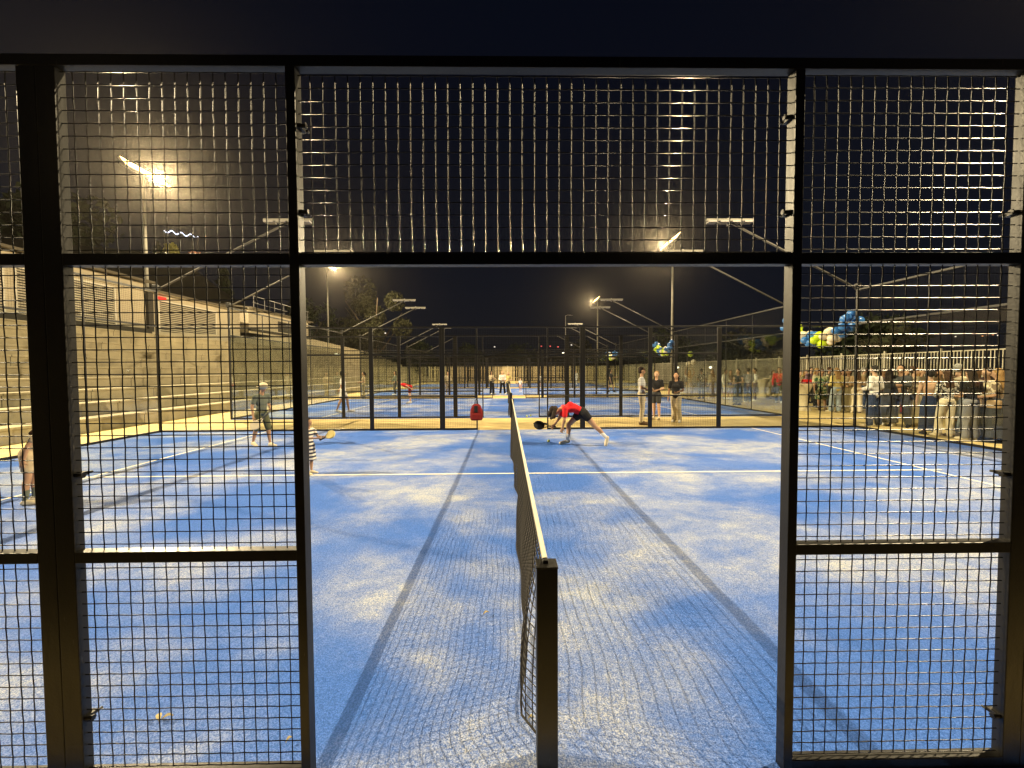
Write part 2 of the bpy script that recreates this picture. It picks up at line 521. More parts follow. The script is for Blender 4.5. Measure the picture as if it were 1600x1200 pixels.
# ------------------------------------------------------------------ cantilevered court lights
def court_light(x, y, label):
    s = 1 if x > 0 else -1
    root = empty("court_light", (x, y, 4.0))
    tag(root, label, "court light", "unlit court lights leaning over the court corners")
    MB().tube([(0, 0, 0), (-s*3.75, 0, 1.90)], 0.030, 8).build("arm", ARM_METAL, root, True)
    MB().box(-0.06, 0.06, -0.06, 0.06, 0.001, 0.16).build("socket", BLACK, root, bevel=0.004)
    b = MB(); b.box(-s*3.75-0.68, -s*3.75+0.68, -0.05, 0.05, 1.92, 1.99)
    bar = b.build("light_bar", POLE_METAL, root, bevel=0.006)
    c = MB()
    for k in range(4):
        xx = -s*3.75 - 0.51 + 0.34*k
        c.box(xx-0.13, xx+0.13, -0.11, 0.11, 1.875, 1.918)
    c.build("led_housing", GREY_METAL, bar)
    b2 = MB(); b2.box(-s*3.75-0.03, -s*3.75+0.03, 0.055, 0.10, 1.82, 2.04); b2.build("bracket", GREY_METAL, root)
    return root
for i, y0 in enumerate(COURTS):
    for (yy, w) in ((y0, "near"), (y0+10, "far")):
        if i == 0 and w == "near": continue
        for s, sd in ((-1, "seating steps"), (1, "guests")):
            court_light(s*10.0, yy, f"unlit slanting court light, {ORD[i]} court, {w} corner on the {sd} side")

# ------------------------------------------------------------------ bleachers
HAZE = 0.00022
STEP_TOP = mat("worn_concrete_step", (0.33, 0.285, 0.20), 0.9, 0, 0.2, 0.18, 1.3, 0.3, 20)
def add_joints(M, period, col=(0.06, 0.05, 0.035, 1)):
    n, l = M.node_tree.nodes, M.node_tree.links
    b = n["Principled BSDF"]; src = b.inputs["Base Color"].links[0].from_socket
    g = n.new("ShaderNodeNewGeometry"); sp = n.new("ShaderNodeSeparateXYZ"); l.new(g.outputs["Position"], sp.inputs[0])
    nz = n.new("ShaderNodeTexNoise"); nz.inputs["Scale"].default_value = 2.5; nz.inputs["Detail"].default_value = 6; l.new(g.outputs["Position"], nz.inputs["Vector"])
    a = n.new("ShaderNodeMath"); a.operation = 'PINGPONG'; a.inputs[1].default_value = period/2; l.new(sp.outputs["Y"], a.inputs[0])
    c = n.new("ShaderNodeMath"); c.operation = 'LESS_THAN'; c.inputs[1].default_value = 0.012; l.new(a.outputs[0], c.inputs[0])
    mx = n.new("ShaderNodeMix"); mx.data_type = 'RGBA'; l.new(c.outputs[0], mx.inputs[0]); l.new(src, mx.inputs[6]); mx.inputs[7].default_value = col
    st = n.new("ShaderNodeMapRange"); st.inputs[1].default_value = 0.55; st.inputs[2].default_value = 0.75; st.inputs[3].default_value = 0.0; st.inputs[4].default_value = 0.45; l.new(nz.outputs["Fac"], st.inputs[0])
    m2 = n.new("ShaderNodeMix"); m2.data_type = 'RGBA'; l.new(st.outputs[0], m2.inputs[0]); l.new(mx.outputs[2], m2.inputs[6]); m2.inputs[7].default_value = (0.13, 0.11, 0.075, 1)
    l.new(m2.outputs[2], b.inputs["Base Color"])
add_joints(STEP_TOP, 2.4)
bl = empty("bleachers", (-12.2, 0, 0))
tag(bl, "long stepped concrete seating rising beside the courts", "bleachers")
NST, SH, ST = 10, 0.385, 0.86
for k in range(NST):
    x1 = -ST*k
    mb = MB(); mb.box(-ST*NST-0.3, x1, -8, 66, SH*k if k else -0.04, SH*(k+1))
    mb.box(x1, x1+0.05, -8, 66, SH*(k+1)-0.07, SH*(k+1)-0.002)
    mb.build("seating_step", STEP_TOP, bl, bevel=0.008)
TOPZ = NST*SH
MB().box(-ST*NST-3.5, -ST*NST-0.3, -8, 66, -0.04, TOPZ-0.01).build("terrace", STEP_TOP, bl)

# ------------------------------------------------------------------ buildings on the terrace
WALLM = mat("cream_render", (0.46, 0.40, 0.29), 0.85, 0, 0.2, 0.14, 0.7, 0.15, 14)
ROOFM = mat("roof_metal_sheet", (0.10, 0.085, 0.06), 0.7, 0, 0.3, 0.2, 1.0)
SHUT = mat("pale_shutter_slat", (0.50, 0.45, 0.34), 0.55, 0.1, 0.4, 0.08, 3)
TRIM = mat("pale_gutter", (0.62, 0.58, 0.48), 0.6, 0, 0.3)
DARKP = mat("dark_opening", (0.035, 0.03, 0.022), 0.8)
RED = emis("small_red_sign_light", (1.0, 0.05, 0.03), 1.6)
def building(name, label, y0, y1, z0, z1, shutters, gable=0.5, xf=-20.9, depth=5.0, gdrop=0.0):
    root = empty(name, (xf, y0, z0))
    tag(root, label, "building", "low buildings along the top of the seating")
    L, H = y1-y0, z1-z0
    MB().box(-depth, 0, 0, L, -0.3, H).build("wall", WALLM, root)
    r = MB()
    n = 0
    r.v += [(0.45, -0.2, H+0.02), (0.45, L+0.2, H+0.02), (-depth/2, L+0.2, H+gable), (-depth/2, -0.2, H+gable), (-depth-0.3, L+0.2, H+0.02), (-depth-0.3, -0.2, H+0.02),
            (0.45, -0.2, H+0.14), (0.45, L+0.2, H+0.14), (-depth/2, L+0.2, H+gable+0.12), (-depth/2, -0.2, H+gable+0.12), (-depth-0.3, L+0.2, H+0.14), (-depth-0.3, -0.2, H+0.14)]
    r.f += [(0, 1, 2, 3), (3, 2, 4, 5), (6, 9, 8, 7), (9, 11, 10, 8), (0, 6, 7, 1), (4, 10, 11, 5), (0, 3, 9, 6), (3, 5, 11, 9), (1, 7, 8, 2), (2, 8, 10, 4)]
    rf = r.build("roof", ROOFM, root)
    MB().box(0.06, 0.16, -0.2, L+0.2, H+0.01-gdrop, H+0.12-gdrop).build("gutter", TRIM, root)
    MB().box(0.004, 0.25, -0.1, L+0.1, -0.12, 0.34 if name == "kiosk_building" else 0.04).build("base_strip", DARKP, root)  # dark colour stands in for the dark gap under the long building
    for (a, b, zt) in shutters:
        f = MB(); f.box(0.003, 0.05, a-0.08, a, 0.05, zt+0.08); f.box(0.003, 0.05, b, b+0.08, 0.05, zt+0.08); f.box(0.003, 0.05, a, b, zt, zt+0.08)
        sh = MB()
        MB().box(0.002, 0.006, a, b, 0.05, zt).build("shutter_backing", DARKP, root)  # dark sheet added so the gaps between the slats read dark
        nn = int((zt-0.1)/0.115)
        for k in range(nn):
            z = 0.1 + k*0.115
            sh.obox((0.035, (a+b)/2, z+0.05), (0.012, b-a-0.01, 0.072), Matrix.Rotation(R(-28), 3, 'Y'))
        s_ = sh.build("shutter", SHUT, root)
        f.build("frame", TRIM, s_)
    return root
b1 = building("kiosk_building", "long low cream building with wide slatted shutters above the steps", -6, 22.2, TOPZ, 6.80, [(1, 5, 2.3), (6, 10, 2.3), (11.5, 16.0, 2.3), (17, 21.5, 2.3), (22.0, 26.3, 2.3)], 0.3, gdrop=0.45)
b2 = building("shuttered_kiosk", "middle cream kiosk with ribbed shutter and red light under its eave", 22.6, 30.5, TOPZ, 6.35, [(0.5, 5.2, 2.1)], 0.5)
MB().box(0.06, 0.14, 0.4, 0.9, 2.2, 2.36).build("red_lamp", RED, b2)
MB().box(-0.3, 0.12, -0.34, 0.0, -0.3, 2.5).build("gap_filler", DARKP, b2)  # dark box added in place of the dark gap between the buildings
b3 = building("small_kiosk", "small cream kiosk farthest along the top of the steps with roof railing", 31.6, 41.5, TOPZ+1.3, 6.75, [], 0.35)
MB().box(0.003, 0.02, 4.2, 7.6, 0.15, 1.1).build("window", DARKP, b3)
rl = MB()
for k in range(7):
    rl.tube([(0.2, k*1.5+0.4, 1.5), (0.2, k*1.5+0.4, 2.7)], 0.025, 6)
rl.tube([(0.2, 0.3, 2.7), (0.2, 9.6, 2.7)], 0.025, 6); rl.tube([(0.2, 0.3, 2.15), (0.2, 9.6, 2.15)], 0.018, 6)
rl.build("roof_railing", GREY_METAL, b3)
rw = MB()
x0, x1 = -21.0, -20.7
n = len(rw.v)
rw.v += [(x0, 21.5, TOPZ-0.2), (x1, 21.5, TOPZ-0.2), (x1, 66, TOPZ-0.2), (x0, 66, TOPZ-0.2), (x0, 21.5, TOPZ+0.15), (x1, 21.5, TOPZ+0.15), (x1, 66, TOPZ+0.4), (x0, 66, TOPZ+0.4), (x1, 42, TOPZ+1.25), (x0, 42, TOPZ+1.25), (x1, 42, TOPZ-0.2), (x0, 42, TOPZ-0.2)]
rw.f += [(4, 5, 8, 9), (9, 8, 6, 7), (0, 4, 9, 11), (11, 9, 7, 3), (1, 10, 8, 5), (10, 2, 6, 8), (0, 1, 5, 4), (3, 7, 6, 2), (0, 11, 10, 1), (11, 3, 2, 10)]
o = rw.build("terrace_wall", WALLM); tag(o, "low cream terrace wall along the top of the steps below the kiosks", "wall")

# ------------------------------------------------------------------ picket fence (right) and slatted fence (back)
PICK = mat("pale_painted_picket", (0.52, 0.48, 0.38), 0.55, 0.1, 0.4, 0.1, 4)
def picket_bay(L, H, r=0.014, gap=0.125):
    mb = MB()
    n = int(L/gap)
    for k in range(1, n):
        y = L*k/n
        mb.box(-r, r, y-r, y+r, 0.10, H-0.06)
    mb.box(-0.02, 0.02, 0.03, L-0.03, 0.14, 0.18) ; mb.box(-0.02, 0.02, 0.03, L-0.03, H-0.055, H-0.015)
    me = mb.mesh("picket_bay"); me.materials.append(PICK); return me
pf = empty("picket_fence", (17.9, -5, 0))
tag(pf, "tall pale metal picket fence running behind the guests", "fence")
PB = picket_bay(2.5, 2.42)
pm = MB().box(-0.035, 0.035, -0.035, 0.035, 0, 2.52).mesh("picket_post"); pm.materials.append(PICK)
for k in range(27):
    inst("post", pm, pf, (0, 2.5*k, 0))
    if k < 26: inst("picket_panel", PB, pf, (0, 2.5*k, 0))
SLAT = mat("pale_timber_slat", (0.40, 0.34, 0.22), 0.8, 0, 0.2, 0.3, 2.0)
bf = empty("slatted_fence", (-12.2, 62, 0))
tag(bf, "high slatted fence closing the far end behind the last court", "fence")
me_ = []
for v in range(3):
    mb = MB()
    for k in range(20):
        x = 0.03 + k*0.12
        if rnd.random() < 0.12: continue
        mb.box(x, x+0.105, -0.012 + rnd.uniform(0, 0.008), 0.012, 0.05, 2.28 + rnd.uniform(-0.01, 0.01))
    mb.box(0.02, 2.38, 0.014, 0.05, 0.5, 0.58); mb.box(0.02, 2.38, 0.014, 0.05, 1.8, 1.88)
    q = mb.mesh("slat_panel"); q.materials.append(SLAT); me_.append(q)
pm2 = MB().box(-0.04, 0.04, -0.03, 0.05, 0, 2.36).mesh("slat_post"); pm2.materials.append(PICK)
for k in range(13):
    inst("post", pm2, bf, (k*2.45, 0, 0))
    if k < 12: inst("slat_panel", me_[k % 3], bf, (k*2.45+0.03, 0, 0))

# ------------------------------------------------------------------ trees
BARK = mat("dark_bark", (0.06, 0.045, 0.03), 0.9, 0, 0.2, 0.2, 6)
LEAFS = [mat("foliage_dark", (0.022, 0.030, 0.012), 0.8, 0, 0.2, 0.3, 1.5), mat("foliage_olive", (0.020, 0.020, 0.008), 0.8, 0, 0.2, 0.3, 1.5)]
def tree(x, y, z, h, w, kind, label, group=None, m=None, n=None, leaf=0.38, name="tree"):
    rr = random.Random(int(x*13+y*7))
    root = empty(name, (x, y, z))
    tag(root, label, "tree", group)
    t = MB()
    if kind == "conifer":
        t.tube([(0, 0, 0), (0, 0, h*0.97)], [h*0.022, 0.03], 7)
    else:
        top = Vector((rr.uniform(-.3, .3), 0, h*0.6))
        t.tube([(0, 0, 0), (0.1, 0, h*0.25), top], [h*0.028, h*0.02, h*0.01], 8)
        for k in range(7):
            a = rr.uniform(0, 6.28); b0 = Vector((0.08, 0, h*rr.uniform(0.2, 0.45)))
            t.tube([b0, b0 + Vector((math.cos(a)*w*0.16, math.sin(a)*w*0.16, h*0.12)), b0 + Vector((math.cos(a)*w*0.34, math.sin(a)*w*0.34, h*0.30))], [h*0.012, h*0.008, h*0.003], 5)
    t.build("trunk", BARK, root, True)
    c = MB()
    n = n or 2600
    lobes = []
    if kind != "conifer":
        for k in range(16):
            a = rr.uniform(0, 6.28); q = rr.uniform(0.1, 0.36)*w; zz = h*rr.uniform(0.30, 0.86)
            q *= max(0.25, 1 - ((zz/h-0.5)/0.5)**2)
            lobes.append((Vector((math.cos(a)*q, math.sin(a)*q, zz)), w*rr.uniform(0.12, 0.22)))
    for k in range(n):
        if kind == "conifer":
            u = rr.random()**0.7
            zz = h*(0.08+0.92*(1-u)); rad = w/2*u*(0.75+0.25*math.sin(zz*5.0))*rr.uniform(0.5, 1.0)
            a = rr.uniform(0, 6.28)
            p = Vector((math.cos(a)*rad, math.sin(a)*rad, zz))
        else:
            L, rad = rr.choice(lobes)
            d = Vector((rr.gauss(0, 1), rr.gauss(0, 1), rr.gauss(0, 1))).normalized()
            p = L + d * rad * rr.uniform(0.55, 1.08) ** 0.8
        s = leaf*rr.uniform(0.5, 1.1)
        u1 = Vector((rr.gauss(0, 1), rr.gauss(0, 1), rr.gauss(0, 1))).normalized()
        u2 = u1.cross(Vector((rr.gauss(0, 1), rr.gauss(0, 1), rr.gauss(0, 1)))).normalized()
        q0 = len(c.v)
        c.v += [tuple(p - u1*s), tuple(p + u2*s*0.5), tuple(p + u1*s), tuple(p - u2*s*0.5)]
        c.f.append((q0, q0+1, q0+2, q0+3))
    c.build("crown", m or LEAFS[0], root)
    return root
TG = "trees behind the seating"
tree(-20.0, 60, 0, 17.5, 12.0, "broad", "big broad dark tree behind the far end of the steps, right of a lit lamp", TG, LEAFS[1], 11000, 0.24)
tree(-27.5, 55, 2, 10.0, 9, "broad", "smaller dark rounded tree left of the big tree", TG, LEAFS[0], 3000, 0.34)
tree(-36, 51, 9, 7.5, 3.0, "conifer", "slim pointed conifer above the small kiosk roof", TG, LEAFS[0], 1800, 0.4, "conifer_tree")
tree(-40, 46, 10, 6.5, 2.6, "conifer", "narrow conifer left of the pointed conifer", TG, LEAFS[0], 1600, 0.4, "conifer_tree")
tree(-42, 37, 12, 5.0, 12, "broad", "wide dark tree mass behind the middle kiosk roof", TG, LEAFS[0], 3600, 0.5)
tree(-38, 24, 12, 3.6, 9, "broad", "dark tree behind the long cream building under the brightest lamp", TG, LEAFS[1], 3400, 0.5)
tree(-16, 74, 0, 8, 8, "broad", "low dark tree right of the big tree", TG, LEAFS[0], 2200, 0.34)
tree(-7, 80, 0, 6.5, 9, "broad", "low dark tree just beyond the far fence left of centre", TG, LEAFS[0], 2200, 0.34)
RG = "trees beyond the far and picket fences"
for i, (x, y, h, w, lb) in enumerate([
        (3, 84, 6.5, 10, "low wide tree beyond the far fence at the centre"),
        (15, 78, 8, 9, "dark tree beyond the corner of the slatted and picket fences"),
        (24, 58, 7.5, 9, "dark tree outside the picket fence behind the third court"),
        (27, 44, 6.0, 9, "rounded tree outside the picket fence beside the second balloon garland"),
        (29, 30, 5.5, 8, "bushy tree outside the picket fence behind the cocktail tables"),
        (33, 19, 5.2, 8, "low bushy tree outside the picket fence, behind the thick of the guests"),
        (34, 9, 5.0, 8, "nearest low tree outside the picket fence")]):
    tree(x, y, 0, h, w, "broad", lb, RG, LEAFS[i % 2], 2000, 0.32)

# distant hills
def hill(x0, x1, y, h, seed):
    rr = random.Random(seed)
    mb = MB(); N = 60
    for k in range(N+1):
        u = k/N; x = x0 + (x1-x0)*u
        z = h*(0.55*math.sin(math.pi*u) + 0.25*math.sin(5*u+seed) + 0.1*math.sin(17*u)) + h*0.2
        z = max(z, 1)
        mb.v += [(x, y - h*3, -1), (x, y, z), (x, y + h*4, -1)]
    for k in range(N):
        q = k*3
        mb.f += [(q, q+3, q+4, q+1), (q+1, q+4, q+5, q+2)]
    o = mb.build("hills", DARKG, smooth=True); tag(o, kind="structure")
hill(-420, 520, 520, 34, 2)
hill(-160, -48, 110, 14, 5)
hs = MB()
prof = [(-30, 9), (12, 9.5), (28, 11.0), (36, 12.6), (41, 12.9), (46, 11.2), (52, 9.8), (60, 6.5), (74, 3.0), (95, 0.5)]
for (y, z) in prof:
    j = math.sin(y*1.3)*.5
    hs.v += [(-26.4, y, -0.1), (-27.5, y, min(z*.5, 5.0)), (-30.0+j*.3, y, z*.78), (-33.0+j*.4, y, z), (-40, y, z*1.03+j), (-75, y, z*.9), (-90, y, -1)]
for i in range(len(prof)-1):
    for j in range(6):
        q = i*7+j
        hs.f.append((q, q+1, q+8, q+7))
o = hs.build("hillside", DARKG, smooth=True); tag(o, kind="structure")
# distant town lights (lamps on masts, tiny)
TL = [(860, 541, 'r'), (872, 542, 'r'), (846, 541, 'r'), (893, 539, 'w'), (903, 539, 'w'), (907, 542, 'w'), (773, 542, 'w'), (1502, 525, 'w'), (1498, 541, 'w'), (1370, 529, 'w'), (1570, 523, 'w'), (1553, 523, 'o'), (1562, 522, 'o'), (1545, 524, 'o'), (604, 521, 'w'), (880, 552, 'W'), (1112, 574, 'W'), (1060, 574, 'W')]
cols = {'r': ("distant_red_lamp", (1, 0.15, 0.12), 1.6), 'w': ("distant_white_lamp", (1, 0.85, 0.7), 1.6), 'o': ("distant_orange_lamp", (1, 0.4, 0.15), 1.3), 'W': ("distant_bright_lamp", (1, 0.9, 0.65), 8)}
for (px, py, c) in TL:
    D = 200.0 if c != 'W' else {880: 72.0, 1112: 34.0, 1060: 40.0}[px]
    if px > 1300: D = 90
    X = CX + (px - VX)/FPX*D; Y = CY + D; Z = CZ + (VY - 0.0055*(px-VX) - py)/FPX*D
    r0 = D*0.0018 if c != 'W' else D*0.0030
    root = empty("distant_lamp", (X, Y, 0))
    nm = {'r': "red", 'w': "white", 'o': "orange", 'W': "bright"}[c]
    if c == 'W':
        lab = {880: "small bright lamp on a short mast beyond the far fence", 1112: "bright glaring small lamp on a post among the distant guests", 1060: "faint small lamp on a post left of the glaring one"}[px]
    elif px > 1300:
        lab = {1502: "white street lamp far beyond the picket fence, left one of the higher pair", 1498: "white lamp low beyond the picket fence", 1370: "dim white lamp beyond the picket fence near the garland's upper end", 1570: "white street lamp highest and rightmost beyond the picket fence", 1553: "orange lamp in the middle of three beyond the picket fence", 1562: "rightmost of three orange lamps beyond the picket fence", 1545: "leftmost of three orange lamps beyond the picket fence"}[px]
    else:
        lab = {860: "red lamp in the middle of three on the distant hills", 872: "red lamp rightmost of three on the distant hills", 846: "red lamp leftmost of three on the distant hills", 893: "white hill lamp right of the red lamps, leftmost of three", 903: "white hill lamp in the middle of the three right of the red lamps", 907: "white hill lamp lowest of the three right of the red lamps", 773: "lone white lamp on the hills near the centre line", 604: "white lamp in the dark foot of the big tree"}[px]
    tag(root, lab, "lamp", "small lamps in the distance")
    MB().tube([(0, 0, 0), (0, 0, Z)], max(0.03, D*0.0004), 6).build("mast", DARKP, root)
    MB().ell((0, 0, Z), (r0, r0, r0*0.8)).build("lamp", emis(*cols[c]), root, True)

# flowering shrub with fairy lights above the kiosks
def shrub(x, y, z, w, h, m, label, n=500):
    rr = random.Random(int(x*5+y))
    root = empty("flowering_shrub", (x, y, z)); tag(root, label, "shrub")
    c = MB()
    for k in range(n):
        d = Vector((rr.gauss(0, 1), rr.gauss(0, 1), rr.gauss(0, 1))).normalized()*rr.uniform(0.4, 1)
        p = Vector((d.x*w/2, d.y*w/2, h*0.55 + d.z*h/2)); s = rr.uniform(0.06, 0.14)
        u1 = Vector((rr.gauss(0, 1), rr.gauss(0, 1), rr.gauss(0, 1))).normalized(); u2 = u1.orthogonal()
        q = len(c.v); c.v += [tuple(p-u1*s), tuple(p+u2*s*.7), tuple(p+u1*s), tuple(p-u2*s*.7)]; c.f.append((q, q+1, q+2, q+3))
    c.build("foliage", m, root)
    MB().tube([(0, 0, 0), (0.05, 0, h*0.6)], [0.06, 0.03], 6).build("stem", BARK, root)
    return root
PINKF = mat("pink_blossom", (0.65, 0.22, 0.12), 0.8, 0, 0.2, 0.3, 2)
YELF = mat("yellow_green_leaves", (0.30, 0.28, 0.06), 0.8, 0, 0.2, 0.3, 2)
TOPB = 6.25+0.83
for (px, w, m_, lb) in ((316, 1.5, PINKF, "pink blossoming shrub on the roof terrace below the fairy lights"), (280, 1.3, YELF, "yellow green shrub on the roof terrace below the fairy lights")):
    X = -33.0; D = (X-CX)*FPX/(px-VX)
    Z = 12.75
    shrub(X, CY+D, Z, w, 1.6, m_, lb)

rr = random.Random(3)
fr = empty("fairy_lights", (-32.0, 40, 13)); tag(fr, "wavy string of tiny white fairy lights above the shrubs", "fairy lights")
bulb = MB().ell((0, 0, 0), (0.055, 0.055, 0.055), None, 6, 4).mesh("bulb"); bulb.materials.append(emis("fairy_bulb", (0.75, 0.8, 1.0), 3))
pts = []
for k in range(30):
    u = k/29
    px = 271 + 50*u; py = 366 + 9*u + 2.0*math.sin(u*22)
    X = -32.0; D = (X-CX)*FPX/(px-VX)
    p = Vector((0, CY+D-40, CZ + (VY+2.8-py)/FPX*D - 13)); pts.append(p)
    inst("bulb", bulb, fr, p)
MB().tube(pts, 0.012, 4).build("cord", DARKP, fr)
for k in (0, len(pts)-1): MB().tube([pts[k], pts[k] + Vector((0, 0, -2.6))], 0.04, 6).build("stake", DARKP, fr)

# ------------------------------------------------------------------ people
REMESH = []
SKIN = [mat("skin_light", (0.52, 0.33, 0.22), 0.6, 0, 0.3), mat("skin_tan", (0.40, 0.235, 0.14), 0.6, 0, 0.3), mat("skin_deep", (0.26, 0.15, 0.09), 0.6, 0, 0.3)]
HAIRC = {k: mat("hair_" + k, c, 0.75, 0, 0.25, 0.35, 30) for k, c in {
    "black": (0.012, 0.010, 0.009), "dark_brown": (0.016, 0.009, 0.006), "brown": (0.045, 0.022, 0.011), "blond": (0.30, 0.18, 0.07), "grey": (0.25, 0.24, 0.22)}.items()}
CL = {k: mat("cloth_" + k, c, 0.85, 0, 0.2, 0.10, 9, 0.25, 30) for k, c in {
    "white": (0.72, 0.70, 0.66), "cream": (0.62, 0.54, 0.38), "beige": (0.45, 0.36, 0.23), "tan": (0.36, 0.25, 0.14), "black": (0.014, 0.014, 0.016),
    "charcoal": (0.045, 0.047, 0.050), "grey": (0.22, 0.22, 0.23), "navy": (0.020, 0.030, 0.065), "jeans": (0.14, 0.20, 0.30), "pale_jeans": (0.30, 0.36, 0.42),
    "red": (0.62, 0.020, 0.025), "dark_red": (0.16, 0.012, 0.012), "olive": (0.095, 0.10, 0.055), "green": (0.045, 0.12, 0.055), "khaki": (0.27, 0.23, 0.13), "brown": (0.11, 0.07, 0.04),
    "pink": (0.48, 0.26, 0.25), "yellow": (0.60, 0.50, 0.20), "mauve": (0.25, 0.15, 0.20), "nude": (0.50, 0.32, 0.20), "grey_green": (0.13, 0.145, 0.115)}.items()}
def pattern(name, a, b, kind="spot", sc=28):
    M = bpy.data.materials.new(name); M.use_nodes = True
    n, l = M.node_tree.nodes, M.node_tree.links
    P = n["Principled BSDF"]; P.inputs["Roughness"].default_value = 0.85
    t = n.new("ShaderNodeTexCoord")
    r = n.new("ShaderNodeValToRGB"); r.color_ramp.interpolation = 'CONSTANT'
    r.color_ramp.elements[0].color = (*a, 1); r.color_ramp.elements[1].color = (*b, 1); r.color_ramp.elements[1].position = 0.5
    if kind == "stripe":
        w = n.new("ShaderNodeTexWave"); w.bands_direction = 'Z'; w.inputs["Scale"].default_value = sc; w.inputs["Distortion"].default_value = 0.6
        w.inputs["Detail"].default_value = 1; w.inputs["Detail Scale"].default_value = 0.4
        l.new(t.outputs["Object"], w.inputs["Vector"]); l.new(w.outputs["Fac"], r.inputs[0])
    else:
        w = n.new("ShaderNodeTexNoise"); w.inputs["Scale"].default_value = sc; w.inputs["Detail"].default_value = 1
        l.new(t.outputs["Object"], w.inputs["Vector"]); l.new(w.outputs["Fac"], r.inputs[0])
    l.new(r.outputs[0], P.inputs["Base Color"])
    return M
CL["stripes"] = pattern("cloth_navy_white_stripes", (0.025, 0.03, 0.06), (0.66, 0.62, 0.55), "stripe", 5.2)
CL["spots"] = pattern("cloth_black_white_print", (0.02, 0.02, 0.02), (0.62, 0.58, 0.5), "spot", 22)
CL["beige_print"] = pattern("cloth_beige_print", (0.18, 0.13, 0.09), (0.52, 0.44, 0.30), "spot", 16)
CL["green_print"] = pattern("cloth_green_print", (0.03, 0.09, 0.04), (0.30, 0.30, 0.16), "spot", 13)
CL["blue_stripe"] = pattern("cloth_fine_blue_stripes", (0.40, 0.42, 0.46), (0.66, 0.66, 0.64), "stripe", 14)
EYE = mat("eye_dark", (0.01, 0.008, 0.006), 0.2)
LIP = mat("lips", (0.35, 0.12, 0.10), 0.5)

ARM = {  # elbow, wrist for the side s = +1 (fractions of the height)
    "down": ((.138, .012, .635), (.142, -.035, .485)),
    "bent": ((.130, .015, .640), (.060, -.125, .610)),
    "up": ((.155, -.06, .730), (.085, -.09, .885)),
    "over": ((.150, -.02, .900), (.105, -.02, 1.03)),
    "fwd": ((.125, -.085, .665), (.075, -.225, .670)),
    "hip": ((.195, .030, .660), (.105, -.020, .565)),
    "cross": ((.130, -.025, .650), (-.030, -.115, .665)),
    "out": ((.175, -.02, .66), (.250, -.09, .58)),
    "back": ((.145, .05, .650), (.03, .085, .545)),
}
LEG = {  # knee, ankle
    "stand": (((.052, -.012, .285), (.056, .012, .045)), ((.052, -.006, .285), (.056, .016, .045))),
    "wide": (((.075, -.015, .285), (.105, .01, .045)), ((.07, -.01, .285), (.09, .012, .045))),
    "stride": (((.055, -.085, .295), (.058, -.115, .045)), ((.055, .045, .285), (.06, .135, .06))),
    "relaxed": (((.06, -.05, .285), (.08, -.035, .045)), ((.045, .0, .285), (.04, .03, .045))),
}
def rotx(p, piv, a):
    p = Vector(p); piv = Vector(piv)
    return piv + Matrix.Rotation(a, 3, 'X') @ (p - piv)
def frame(a, b, side):
    z = (Vector(b) - Vector(a)).normalized(); x = Vector(side).normalized()
    y = z.cross(x).normalized(); x = y.cross(z)
    return Matrix((x, y, z)).transposed()

def skeleton(H, arms=("down", "down"), legs="stand", lean=0, head=0, turn=0):
    J = {}
    P = (0, 0, .53)
    la = -R(lean)
    def up(p): return rotx(p, P, -la) * 1.0
    J["pel"] = Vector(P)
    J["chest"] = up((0, 0, .70)); J["neck"] = up((0, .008, .815))
    hp = Vector((0, -.012, .112)); hp = Matrix.Rotation(R(head) - la*0.6, 3, 'X') @ hp
    J["head"] = J["neck"] + hp
    for i, s in enumerate((1, -1)):
        e, w = ARM[arms[i]]
        J["sh", s] = up((s*.100, .006, .790)); J["el", s] = up((s*e[0], e[1], e[2])); J["wr", s] = up((s*w[0], w[1], w[2]))
        k, a = LEG[legs][i]
        J["hip", s] = Vector((s*.048, 0, .505)); J["kn", s] = Vector((s*k[0], k[1], k[2])); J["an", s] = Vector((s*a[0], a[1], a[2]))
        J["toe", s] = Vector((s*(a[0]+.012), a[1]-.115, .018))
    for k in J: J[k] = J[k] * H
    return J

def hand(mb, H, el, wr, inner, curl=0.35):
    d = (Vector(wr) - Vector(el)).normalized()
    n = Vector(inner) - d*Vector(inner).dot(d)
    n = n.normalized() if n.length > 1e-3 else d.orthogonal()
    w = d.cross(n)
    W_ = Vector(wr)
    pal = W_ + d*.052*H
    for q in (-.010, 0, .010):
        mb.cap(W_ + w*q*H*0.6, .0125*H, pal + w*q*H, .0095*H, 8)
    for i, (o_, L) in enumerate(((-.0165, .038), (-.0055, .044), (.0055, .041), (.0165, .033))):
        a = pal + w*o_*H
        b = a + (d*math.cos(curl*.6) + n*math.sin(curl*.6))*L*.55*H + w*o_*.25*H
        c = b + (d*math.cos(curl*1.7) + n*math.sin(curl*1.7))*L*.5*H
        mb.cap(a, .0056*H, b, .0052*H, 6); mb.cap(b, .0052*H, c, .0045*H, 6)
    t0 = W_ + d*.012*H + w*.012*H
    t1 = t0 + (d*.6 + w*.62 + n*.35).normalized()*.028*H
    t2 = t1 + (d*.9 + w*.15 + n*.4).normalized()*.024*H
    mb.cap(t0, .0075*H, t1, .0062*H, 6); mb.cap(t1, .0062*H, t2, .0050*H, 6)

def queue(o, vox, it=2, fac=0.5):
    m_ = o.modifiers.new("merge", 'REMESH'); m_.mode = 'VOXEL'; m_.voxel_size = vox; m_.use_smooth_shade = True
    if it:
        sm = o.modifiers.new("soft", 'SMOOTH'); sm.iterations = it; sm.factor = fac
    REMESH.append(o)

